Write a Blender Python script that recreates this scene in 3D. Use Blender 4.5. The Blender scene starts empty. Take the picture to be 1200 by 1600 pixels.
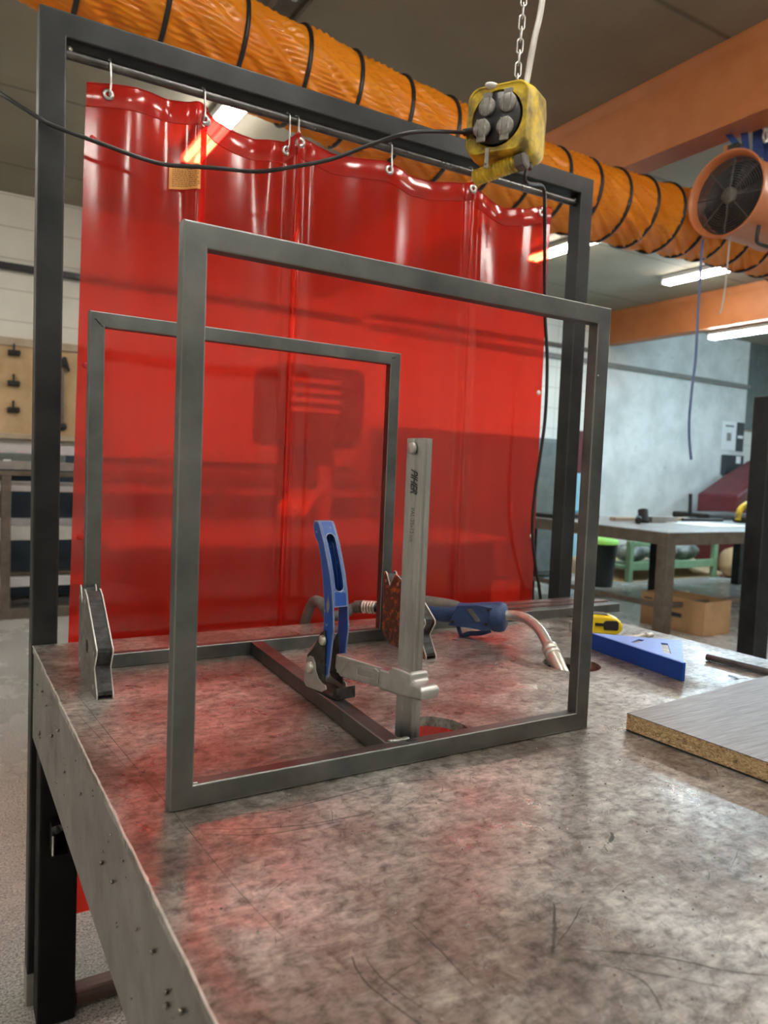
import bpy, bmesh, math, random
from mathutils import Vector, Matrix
from mathutils.geometry import delaunay_2d_cdt
from mathutils import noise as mnoise
random.seed(7)
S = 1.25                      # one layout unit in metres
PI = math.pi
SC = bpy.context.scene
COL = SC.collection

# ------------------------------------------------------------------ camera, world, exposure
cam_d = bpy.data.cameras.new('camera')
cam = bpy.data.objects.new('camera', cam_d); COL.objects.link(cam); SC.camera = cam
R_ = Vector((0.85753859, -0.51276857, 0.04118205)); U_ = Vector((-0.00505607, 0.07165007, 0.99741702)); F_ = Vector((0.5143948, 0.8555318, -0.05885011))
mw = Matrix((R_, U_, -F_)).transposed().to_4x4()
mw.translation = Vector((-0.17215647, -0.62242878, 0.30299711)) * S
cam.matrix_world = mw
cam_d.sensor_fit = 'VERTICAL'; cam_d.sensor_height = 36.0; cam_d.lens = 1164.1264 * 36.0 / 1600.0
cam_d.clip_start = 0.02; cam_d.clip_end = 60
cam_d.dof.use_dof = True; cam_d.dof.focus_distance = 1.1; cam_d.dof.aperture_fstop = 6.3
w = bpy.data.worlds.new('world'); SC.world = w; w.use_nodes = True
w.node_tree.nodes['Background'].inputs[0].default_value = (0.8, 0.85, 0.95, 1)
w.node_tree.nodes['Background'].inputs[1].default_value = 0.05
SC.view_settings.view_transform = 'Standard'; SC.view_settings.look = 'None'
SC.view_settings.gamma = 1.0; SC.view_settings.exposure = 0.50
LAMP = 42.0                   # brightness of the ceiling tubes

# ------------------------------------------------------------------ materials
def NT(name):
    m = bpy.data.materials.new(name); m.use_nodes = True
    nt = m.node_tree; return m, nt, nt.nodes, nt.links, nt.nodes['Principled BSDF']
def coords(nt, stretch=(1, 1, 1), rot=(0, 0, 0)):
    tc = nt.nodes.new('ShaderNodeTexCoord'); mp = nt.nodes.new('ShaderNodeMapping')
    mp.inputs['Scale'].default_value = stretch; mp.inputs['Rotation'].default_value = rot
    nt.links.new(tc.outputs['Object'], mp.inputs[0]); return mp.outputs[0]
def noise(nt, vec, scale, detail=5, rough=.6, dist=0):
    n = nt.nodes.new('ShaderNodeTexNoise'); n.inputs['Scale'].default_value = scale
    n.inputs['Detail'].default_value = detail; n.inputs['Roughness'].default_value = rough; n.inputs['Distortion'].default_value = dist
    nt.links.new(vec, n.inputs['Vector']); return n.outputs[0]
def ramp(nt, fac, stops):
    r = nt.nodes.new('ShaderNodeValToRGB'); cr = r.color_ramp
    while len(cr.elements) < len(stops): cr.elements.new(0.5)
    for e, (p, c) in zip(cr.elements, stops):
        e.position = p; e.color = (c[0], c[1], c[2], 1) if not isinstance(c, (int, float)) else (c, c, c, 1)
    nt.links.new(fac, r.inputs[0]); return r.outputs[0]
def mix(nt, fac, a, b, mode='MIX'):
    n = nt.nodes.new('ShaderNodeMix'); n.data_type = 'RGBA'; n.blend_type = mode
    for i, v in ((0, fac), (6, a), (7, b)):
        if isinstance(v, (int, float)): n.inputs[i].default_value = v
        elif isinstance(v, tuple): n.inputs[i].default_value = (v[0], v[1], v[2], 1)
        else: nt.links.new(v, n.inputs[i])
    return n.outputs[2]
def bump(nt, bsdf, h, strength, dist=0.002):
    b = nt.nodes.new('ShaderNodeBump'); b.inputs['Strength'].default_value = strength; b.inputs['Distance'].default_value = dist
    nt.links.new(h, b.inputs['Height']); nt.links.new(b.outputs[0], bsdf.inputs['Normal'])
def mat(name, c1, c2=None, metal=0, r1=.5, r2=None, sc=12, bs=0, bsc=60, stretch=(1, 1, 1), coat=0, lo=.35, hi=.65, bd=.002, spec=None):
    m, nt, N, L, B = NT(name)
    v = coords(nt, stretch)
    n = noise(nt, v, sc)
    if c2 is not None: L.new(ramp(nt, n, ((lo, c1), (hi, c2))), B.inputs['Base Color'])
    else: B.inputs['Base Color'].default_value = (*c1, 1)
    B.inputs['Metallic'].default_value = metal
    if r2 is not None: L.new(ramp(nt, noise(nt, v, sc * 1.7, 6), ((.3, r1), (.7, r2))), B.inputs['Roughness'])
    else: B.inputs['Roughness'].default_value = r1
    if coat: B.inputs['Coat Weight'].default_value = coat; B.inputs['Coat Roughness'].default_value = .15
    if spec is not None: B.inputs['Specular IOR Level'].default_value = spec
    if bs: bump(nt, B, noise(nt, v, bsc, 6), bs, bd)
    return m
def edge_glint_wear(m, col, rad, amt=.8, lo=.90, hi=.985):  # pale edges: bare metal, plus edge highlights painted into the colour
    nt = m.node_tree; N = nt.nodes; L = nt.links; B = N['Principled BSDF']
    geo = N.new('ShaderNodeNewGeometry'); bv = N.new('ShaderNodeBevel'); bv.inputs['Radius'].default_value = rad; bv.samples = 4
    dt = N.new('ShaderNodeVectorMath'); dt.operation = 'DOT_PRODUCT'; L.new(geo.outputs['True Normal'], dt.inputs[0]); L.new(bv.outputs[0], dt.inputs[1])
    f = ramp(nt, dt.outputs['Value'], ((lo, amt), (hi, 0.0)))
    src = B.inputs['Base Color'].links[0].from_socket
    L.new(mix(nt, f, src, col), B.inputs['Base Color']); return m
def emit(name, c, s):
    m, nt, N, L, B = NT(name)
    B.inputs['Base Color'].default_value = (*c, 1); B.inputs['Emission Color'].default_value = (*c, 1); B.inputs['Emission Strength'].default_value = s
    return m

MT = {}
MT['tube'] = mat('mill_scale_steel', (.092, .100, .102), (.20, .206, .20), 1.0, .36, .56, 9, .25, 260, (1, 1, 1), lo=.3, hi=.72, bd=.0006)
edge_glint_wear(MT['tube'], (.75, .74, .70), .0016)
MT['tube_bright'] = mat('ground_steel', (.28, .28, .265), (.42, .42, .40), 1.0, .28, .42, 30, .3, 200, (1, 1, 1), bd=.0005)
MT['gantry'] = mat('dark_mill_steel', (.014, .015, .016), (.040, .042, .043), .6, .34, .55, 6, .2, 120, lo=.35, hi=.75, bd=.0006)
edge_glint_wear(MT['gantry'], (.42, .42, .41), .0016, .6)
MT['rod'] = mat('dark_round_rod', (.09, .09, .09), (.16, .155, .15), .9, .25, .4, 20)
MT['black'] = mat('black_paint', (.008, .008, .009), (.02, .02, .021), 0, .3, .5, 20, .2, 80)
MT['legpaint'] = mat('black_leg_paint', (.004, .004, .004), (.008, .008, .008), 0, .5, .7, 8, spec=.15)
MT['apron'] = mat('folded_plate_steel', (.20, .185, .175), (.30, .28, .265), .85, .38, .55, 10, .15, 90)
MT['edge'] = mat('worn_edge_glint', (.6, .58, .55), (.85, .83, .8), .5, .3, .4, 60)  # worn steel with its glint put into the pale colour
MT['spatter'] = mat('weld_spatter', (.16, .15, .14), (.4, .38, .36), 1.0, .2, .35, 90)
MT['scratch'] = mat('scorch_marks', (.045, .04, .036), (.10, .09, .08), .3, .45, .6, 60)
MT['chrome'] = mat('nickel_steel', (.56, .54, .48), (.68, .66, .60), .75, .3, .38, 60)
MT['zinc'] = mat('zinc_plate', (.5, .5, .49), (.62, .61, .58), 1.0, .25, .4, 50)
MT['bar'] = mat('clamp_bar_steel', (.36, .355, .345), (.50, .495, .48), 1.0, .32, .48, 28, .25, 220, (1, 1, .25), bd=.0005)
MT['cast'] = mat('cast_clamp_metal', (.40, .40, .385), (.52, .52, .50), .9, .34, .46, 45, .35, 300, bd=.0006)
edge_glint_wear(MT['cast'], (.8, .8, .78), .002, .6)
MT['dirty_steel'] = mat('greasy_clamp_plate', (.03, .03, .03), (.10, .10, .095), .8, .35, .5, 60)
MT['blue'] = mat('worn_blue_enamel', (.008, .045, .33), (.015, .075, .42), .0, .28, .4, 40, .1, 200, coat=.3)
MT['grip'] = mat('navy_plastic', (.016, .040, .12), (.03, .065, .17), 0, .42, .55, 40, .15, 300)
MT['rubber'] = mat('grey_rubber', (.085, .08, .07), (.14, .13, .115), 0, .6, .75, 40, .2, 300)
MT['blackrub'] = mat('black_rubber', (.012, .012, .012), (.022, .022, .022), 0, .4, .5, 40)
MT['tapey'] = mat('yellow_tape_plastic', (.85, .60, .01), (.9, .68, .015), 0, .3, None, 20, coat=.2)
MT['square'] = mat('blue_anodised', (.003, .062, .36), (.005, .072, .42), .25, .34, .42, 20)
MT['square_lit'] = mat('blue_anodised_lit', (.16, .27, .72), (.20, .32, .78), .35, .3, .4, 20)  # same blue as the fence, paler for the reflection painted into it
MT['yellowbox'] = mat('grimy_yellow_rubber', (.16, .11, .02), (.74, .52, .03), 0, .42, .6, 14, .25, 120, lo=.38, hi=.60)
MT['clear'] = mat('smoky_socket_lid', (.17, .16, .14), (.30, .29, .26), 0, .12, .25, 70, spec=.8)
MT['greycable'] = mat('grey_cable', (.40, .38, .35), (.5, .48, .44), 0, .45)
MT['beam'] = mat('orange_beam_paint', (.42, .135, .035), (.48, .165, .05), 0, .5, .6, 6)
MT['fan'] = mat('orange_fan_paint', (.50, .15, .05), (.56, .19, .07), 0, .4, .5, 10)
MT['fandark'] = mat('black_fan_metal', (.03, .03, .03), (.055, .055, .055), .2, .4, .5)
MT['graypipe2'] = mat('grey_guard_wire', (.07, .07, .07), (.10, .10, .10), .3, .4)
MT['strap'] = mat('blue_webbing', (.02, .05, .2), (.035, .08, .27), 0, .8)
MT['rope'] = mat('grey_blue_rope', (.10, .14, .28), (.16, .2, .34), 0, .8)
MT['ply'] = mat('stained_plywood', (.50, .33, .16), (.66, .47, .26), 0, .6, .7, 5, stretch=(1, 1, .6))
MT['woodframe'] = mat('pale_batten', (.42, .33, .23), (.52, .42, .30), 0, .6, .7, 8)
MT['alu'] = mat('aluminium_profile', (.66, .66, .68), (.80, .80, .82), .35, .3, .4, 8)
MT['navy'] = mat('dark_blue_sheet', (.035, .055, .08), (.05, .075, .10), .2, .5, .6, 4)
MT['whitebeam'] = mat('chalky_profile', (.45, .44, .40), (.62, .61, .57), 0, .6, .7, 6)
MT['rackpost'] = mat('rusty_brown_post', (.14, .11, .085), (.20, .165, .13), .5, .5, .6, 12)
MT['green'] = mat('pale_green_paint', (.20, .32, .17), (.26, .39, .22), 0, .5, .6, 10)
MT['bin'] = mat('charcoal_plastic', (.025, .032, .032), (.035, .042, .042), 0, .45)
MT['lime'] = mat('lime_lid', (.35, .75, .12), (.4, .8, .15), 0, .4)
MT['card'] = mat('brown_cardboard', (.42, .25, .12), (.5, .31, .16), 0, .75, .85, 6)
MT['cardin'] = mat('cardboard_inside', (.36, .21, .10), (.42, .26, .13), 0, .8)
MT['cyan'] = mat('light_blue_paint', (.30, .55, .66), (.36, .61, .71), 0, .5, .6, 8)
MT['teal'] = mat('teal_paint', (.05, .28, .34), (.07, .34, .40), 0, .5)
MT['red'] = mat('dark_red_paint', (.07, .004, .008), (.11, .007, .011), 0, .4, .5, 10)
MT['paper'] = mat('white_paper', (.88, .88, .87), (.94, .94, .93), 0, .6)
MT['ink'] = mat('dark_print', (.04, .045, .05), None, 0, .6)
MT['graypipe'] = mat('grey_conduit', (.22, .21, .19), (.28, .27, .25), 0, .5)
MT['sack'] = mat('dusty_plastic_bag', (.06, .065, .055), (.30, .31, .28), 0, .35, .6, 14, .6, 14, bd=.02)
MT['dust'] = mat('sawdust', (.45, .29, .15), (.62, .44, .26), 0, .9, None, 60, .5, 100)
MT['hammer'] = mat('dark_tool_steel', (.02, .018, .018), (.05, .045, .04), .3, .5)
MT['table2'] = mat('grey_bench_steel', (.30, .29, .28), (.45, .44, .42), .6, .35, .5, 7)
MT['bench2'] = mat('dull_bench_paint', (.10, .105, .105), (.15, .155, .155), .3, .5, .6, 7)
MT['machine'] = mat('machine_grey_paint', (.10, .12, .11), (.15, .17, .16), 0, .45, .55, 8)
MT['lampbody'] = mat('lamp_body', (.5, .5, .48), (.56, .56, .54), 0, .5)
MT['tubelight'] = emit('fluorescent_tube', (1.0, .97, .90), LAMP)
MT['coollight'] = emit('cool_fluorescent_tube', (.55, .82, 1.0), LAMP * 3.6)
MT['brown_tube'] = mat('red_primer_tube', (.10, .055, .05), (.19, .13, .12), .7, .35, .5, 12, stretch=(.3, 3, 3))
MT['sticker'] = mat('orange_warning_label', (.62, .25, .04), (.70, .32, .07), 0, .5, None, 40)
MT['tiny'] = mat('label_print', (.22, .08, .02), None, 0, .6)

def wall_mat():
    m, nt, N, L, B = NT('painted_block_wall')
    v = coords(nt, (1, 1, 1))
    sep = N.new('ShaderNodeSeparateXYZ'); L.new(v, sep.inputs[0])
    cmb = N.new('ShaderNodeCombineXYZ'); L.new(sep.outputs[0], cmb.inputs[0]); L.new(sep.outputs[2], cmb.inputs[1])
    br = N.new('ShaderNodeTexBrick'); L.new(cmb.outputs[0], br.inputs['Vector'])
    br.offset = 0.0; br.inputs['Scale'].default_value = 1.0; br.inputs['Brick Width'].default_value = .55; br.inputs['Row Height'].default_value = .24
    br.inputs['Mortar Size'].default_value = .006; br.inputs['Mortar Smooth'].default_value = .3
    n = noise(nt, v, 3)
    c = ramp(nt, n, ((.3, (.78, .75, .66)), (.7, (.88, .85, .77))))
    c2 = mix(nt, br.outputs['Fac'], c, (.60, .57, .50))
    # right-hand stretch is smooth plaster: joints only left of x = 5.9 m
    st = N.new('ShaderNodeMath'); st.operation = 'LESS_THAN'; st.inputs[1].default_value = 5.43 * S; L.new(sep.outputs[0], st.inputs[0])
    pl = ramp(nt, noise(nt, v, 2.2, 7), ((.38, (.62, .63, .60)), (.6, (.80, .81, .78))))
    spots = ramp(nt, noise(nt, v, 9, 7, .7), ((.60, (1, 1, 1)), (.72, (.62, .62, .60))))
    pl = mix(nt, 1.0, pl, spots, 'MULTIPLY')
    L.new(mix(nt, st.outputs[0], pl, c2), B.inputs['Base Color']); B.inputs['Roughness'].default_value = .7
    return m
MT['wall'] = wall_mat()
def ceil_mat():
    m, nt, N, L, B = NT('concrete_slab')
    v = coords(nt)
    c = ramp(nt, noise(nt, v, 1.1, 7), ((.3, (.22, .192, .14)), (.7, (.31, .275, .21))))
    sep = N.new('ShaderNodeSeparateXYZ'); L.new(v, sep.inputs[0])
    # slab joints every 1.2 m
    md = N.new('ShaderNodeMath'); md.operation = 'PINGPONG'; md.inputs[1].default_value = .62; L.new(sep.outputs[1], md.inputs[0])
    n2 = noise(nt, v, 5, 4)
    ad = N.new('ShaderNodeMath'); ad.operation = 'MULTIPLY_ADD'; L.new(n2, ad.inputs[0]); ad.inputs[1].default_value = .012; L.new(md.outputs[0], ad.inputs[2])
    j = ramp(nt, ad.outputs[0], ((.010, (.55, .55, .55)), (.026, (1, 1, 1))))
    L.new(mix(nt, 1.0, c, j, 'MULTIPLY'), B.inputs['Base Color']); B.inputs['Roughness'].default_value = .85
    bump(nt, B, noise(nt, v, 18, 6), .3, .01)
    return m
MT['ceiling'] = ceil_mat()
def floor_mat():
    m, nt, N, L, B = NT('terrazzo_floor')
    v = coords(nt)
    big = ramp(nt, noise(nt, v, 1.3, 6), ((.3, (.42, .41, .39)), (.7, (.56, .55, .53))))
    vo = N.new('ShaderNodeTexVoronoi'); vo.inputs['Scale'].default_value = 95; L.new(v, vo.inputs[0])
    sp = ramp(nt, noise(nt, v, 170, 3, .7), ((.38, (.45, .44, .42)), (.5, (.95, .94, .92)), (.66, (1.4, 1.4, 1.38))))
    L.new(mix(nt, 1.0, big, sp, 'MULTIPLY'), B.inputs['Base Color'])
    L.new(ramp(nt, noise(nt, v, 3), ((.3, .16), (.7, .34))), B.inputs['Roughness'])
    bump(nt, B, noise(nt, v, 120, 3), .2, .001)
    return m
MT['floor'] = floor_mat()
def table_mat():
    m, nt, N, L, B = NT('scarred_table_steel')
    v = coords(nt); vs = coords(nt, (1, 1, 1), (0, 0, .5))
    a = noise(nt, v, 4.0, 8, .66, .6)
    base = ramp(nt, a, ((.30, (.13, .098, .084)), (.43, (.245, .21, .186)), (.54, (.385, .37, .345)), (.68, (.56, .545, .515))))
    b = ramp(nt, noise(nt, v, 60, 9, .78, .4), ((.36, (.42, .40, .38)), (.50, (1, 1, 1)), (.64, (1.4, 1.39, 1.36))))
    c = mix(nt, 1.0, base, b, 'MULTIPLY')
    # rolled streaks
    vs2 = coords(nt, (2.2, 7, 1), (0, 0, .35))
    st = ramp(nt, noise(nt, vs2, 16, 8, .75, .5), ((.34, (.66, .62, .60)), (.52, (1.05, 1.04, 1.03)), (.70, (1.4, 1.4, 1.38))))
    c = mix(nt, 1.0, c, st, 'MULTIPLY')
    # amber heat tint from welding; the bluish patch is a lamp reflection painted in
    tc = N.new('ShaderNodeTexCoord')
    def patch(col, x, y, rx, ry, c_in, amt):
        mp = N.new('ShaderNodeMapping'); mp.vector_type = 'POINT'
        mp.inputs['Location'].default_value = (-x * S / (rx * S), -y * S / (ry * S), 0); mp.inputs['Scale'].default_value = (1 / (rx * S), 1 / (ry * S), 0)
        L.new(tc.outputs['Object'], mp.inputs[0])
        ad = N.new('ShaderNodeMix'); ad.data_type = 'VECTOR'; ad.inputs[0].default_value = .18
        nz = N.new('ShaderNodeTexNoise'); nz.inputs['Scale'].default_value = 22; L.new(tc.outputs['Object'], nz.inputs[0])
        ln = N.new('ShaderNodeVectorMath'); ln.operation = 'LENGTH'; L.new(mp.outputs[0], ln.inputs[0])
        sm = N.new('ShaderNodeMath'); sm.operation = 'ADD'; L.new(ln.outputs['Value'], sm.inputs[0]); L.new(nz.outputs[0], sm.inputs[1])
        f = ramp(nt, sm.outputs[0], ((.75, amt), (1.5, 0)))
        # ramp clamps at one, so halve first
        hv = N.new('ShaderNodeMath'); hv.operation = 'MULTIPLY'; hv.inputs[1].default_value = .5; L.new(sm.outputs[0], hv.inputs[0])
        f = ramp(nt, hv.outputs[0], ((.35, amt), (.75, 0)))
        return mix(nt, f, c_in, col)
    c = patch((.36, .235, .10), .265, -.075, .05, .034, c, .9)
    c = patch((.46, .47, .55), .41, -.12, .06, .045, c, .75)
    L.new(c, B.inputs['Base Color'])
    B.inputs['Metallic'].default_value = .70
    rr = ramp(nt, noise(nt, v, 9, 8, .68, .5), ((.32, .22), (.5, .36), (.7, .58)))
    L.new(rr, B.inputs['Roughness'])
    h1 = noise(nt, v, 240, 4, .6); h2 = noise(nt, v, 16, 7, .65, .4)
    hm = mix(nt, .35, h2, h1); bump(nt, B, hm, .55, .0014)
    return m
MT['table'] = table_mat()
def board_mats():
    m, nt, N, L, B = NT('chipboard_core')
    v = coords(nt, (1, 1, 2.2))
    vo = N.new('ShaderNodeTexVoronoi'); vo.inputs['Scale'].default_value = 210; L.new(v, vo.inputs[0])
    n = noise(nt, v, 130, 5, .7, 1.5)
    c = ramp(nt, n, ((.33, (.09, .055, .03)), (.45, (.38, .25, .12)), (.58, (.66, .48, .26)), (.72, (.82, .68, .45))))
    L.new(c, B.inputs['Base Color']); B.inputs['Roughness'].default_value = .8; bump(nt, B, n, .6, .002)
    m2, nt, N, L, B = NT('grey_oak_laminate')
    v = coords(nt, (2, 34, 1), (0, 0, .25))
    n = noise(nt, v, 7, 6, .7, .3)
    L.new(ramp(nt, n, ((.32, (.115, .092, .088)), (.5, (.19, .165, .16)), (.68, (.27, .245, .238)))), B.inputs['Base Color'])
    B.inputs['Roughness'].default_value = .42; bump(nt, B, n, .2, .001)
    return m, m2
MT['chip'], MT['lamin'] = board_mats()
def duct_mat():
    m, nt, N, L, B = NT('orange_duct_fabric')
    v = coords(nt, (1, 1, 1))
    c = ramp(nt, noise(nt, v, 5, 6), ((.3, (.90, .27, .015)), (.6, (1.0, .38, .025))))
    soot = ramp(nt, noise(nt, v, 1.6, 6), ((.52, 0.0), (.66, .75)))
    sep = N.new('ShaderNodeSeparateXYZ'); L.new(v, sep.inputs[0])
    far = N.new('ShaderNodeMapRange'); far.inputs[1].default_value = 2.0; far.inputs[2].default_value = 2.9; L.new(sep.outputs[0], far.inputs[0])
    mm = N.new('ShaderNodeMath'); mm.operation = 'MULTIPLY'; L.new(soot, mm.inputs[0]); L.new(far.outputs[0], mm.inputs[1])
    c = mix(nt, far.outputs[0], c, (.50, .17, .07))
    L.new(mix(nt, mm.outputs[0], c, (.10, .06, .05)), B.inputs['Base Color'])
    B.inputs['Roughness'].default_value = .26; B.inputs['Specular IOR Level'].default_value = .5
    wv = coords(nt, (3.2, 1, 1), (0.5, 0.0, 0.0))
    bump(nt, B, noise(nt, wv, 30, 5), .12, .006)
    # sheet lets a little light through
    tr = N.new('ShaderNodeBsdfTranslucent'); tr.inputs[0].default_value = (.9, .33, .03, 1)
    mx = N.new('ShaderNodeMixShader'); mx.inputs[0].default_value = .3
    L.new(B.outputs[0], mx.inputs[1]); L.new(tr.outputs[0], mx.inputs[2]); L.new(mx.outputs[0], N['Material Output'].inputs[0])
    return m
MT['duct'] = duct_mat()
def curtain_mat(name, tint, dens):
    m, nt, N, L, B = NT(name)
    v = coords(nt)
    B.inputs['Base Color'].default_value = (.88, .035, .022, 1); B.inputs['Roughness'].default_value = .4
    B.inputs['Specular IOR Level'].default_value = 0.0
    trn = N.new('ShaderNodeBsdfTranslucent'); trn.inputs[0].default_value = (.95, .03, .014, 1)
    m1 = N.new('ShaderNodeMixShader'); m1.inputs[0].default_value = .5; L.new(B.outputs[0], m1.inputs[1]); L.new(trn.outputs[0], m1.inputs[2])
    tp = N.new('ShaderNodeBsdfTransparent'); tp.inputs[0].default_value = (*tint, 1)
    vs = coords(nt, (2.5, 1, .7))
    sm = ramp(nt, noise(nt, vs, 4, 5, .55), ((.3, dens), (.75, min(1, dens + .10))))
    m2 = N.new('ShaderNodeMixShader'); L.new(sm, m2.inputs[0]); L.new(tp.outputs[0], m2.inputs[1]); L.new(m1.outputs[0], m2.inputs[2])
    gl = N.new('ShaderNodeBsdfGlossy'); gl.inputs['Roughness'].default_value = .15; gl.inputs['Color'].default_value = (1, 1, 1, 1)
    b = N.new('ShaderNodeBump'); b.inputs['Strength'].default_value = .10; b.inputs['Distance'].default_value = .004
    L.new(noise(nt, coords(nt, (2.5, 1, .6)), 7, 4), b.inputs['Height']); L.new(b.outputs[0], gl.inputs['Normal'])
    geo = N.new('ShaderNodeNewGeometry'); dt = N.new('ShaderNodeVectorMath'); dt.operation = 'DOT_PRODUCT'
    L.new(geo.outputs['Incoming'], dt.inputs[0]); L.new(geo.outputs['Normal'], dt.inputs[1])
    ab = N.new('ShaderNodeMath'); ab.operation = 'ABSOLUTE'; L.new(dt.outputs['Value'], ab.inputs[0])
    iv = N.new('ShaderNodeMath'); iv.operation = 'SUBTRACT'; iv.inputs[0].default_value = 1.0; L.new(ab.outputs[0], iv.inputs[1])
    pw = N.new('ShaderNodeMath'); pw.operation = 'POWER'; pw.inputs[1].default_value = 4.5; L.new(iv.outputs[0], pw.inputs[0])
    fm = N.new('ShaderNodeMath'); fm.operation = 'MULTIPLY_ADD'; fm.inputs[1].default_value = .7; fm.inputs[2].default_value = .055; L.new(pw.outputs[0], fm.inputs[0])
    m3 = N.new('ShaderNodeMixShader'); L.new(fm.outputs[0], m3.inputs[0]); L.new(m2.outputs[0], m3.inputs[1]); L.new(gl.outputs[0], m3.inputs[2])
    L.new(m3.outputs[0], N['Material Output'].inputs[0])
    return m
MT['curtain'] = curtain_mat('red_welding_pvc', (.92, .035, .015), .34)
MT['hem'] = curtain_mat('red_welding_pvc_doubled', (.50, .008, .006), .42)
def rust_mat():
    m, nt, N, L, B = NT('worn_magnet_paint')
    v = coords(nt)
    n = noise(nt, v, 70, 7, .75, .3)
    L.new(ramp(nt, n, ((.36, (.035, .025, .022)), (.53, (.075, .045, .036)), (.59, (.40, .12, .03)), (.70, (.50, .16, .03)))), B.inputs['Base Color'])
    B.inputs['Roughness'].default_value = .45; bump(nt, B, n, .3, .0006)
    return m
MT['magnet'] = rust_mat()
def worn_blue():
    m, nt, N, L, B = NT('blue_enamel_worn_edges')
    v = coords(nt)
    geo = N.new('ShaderNodeNewGeometry'); bv = N.new('ShaderNodeBevel'); bv.inputs['Radius'].default_value = .0032; bv.samples = 6
    dt = N.new('ShaderNodeVectorMath'); dt.operation = 'DOT_PRODUCT'; L.new(geo.outputs['True Normal'], dt.inputs[0]); L.new(bv.outputs[0], dt.inputs[1])
    ed = ramp(nt, dt.outputs['Value'], ((.90, 1.0), (.985, 0.0)))
    nn = ramp(nt, noise(nt, v, 60, 7, .72), ((.60, 0.0), (.66, .75)))
    f = mix(nt, 1.0, ed, nn, 'LIGHTEN')
    L.new(mix(nt, f, (.008, .068, .34), (.40, .46, .50)), B.inputs['Base Color'])
    B.inputs['Roughness'].default_value = .33; B.inputs['Coat Weight'].default_value = .2
    return m
MT['blueworn'] = worn_blue()

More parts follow.
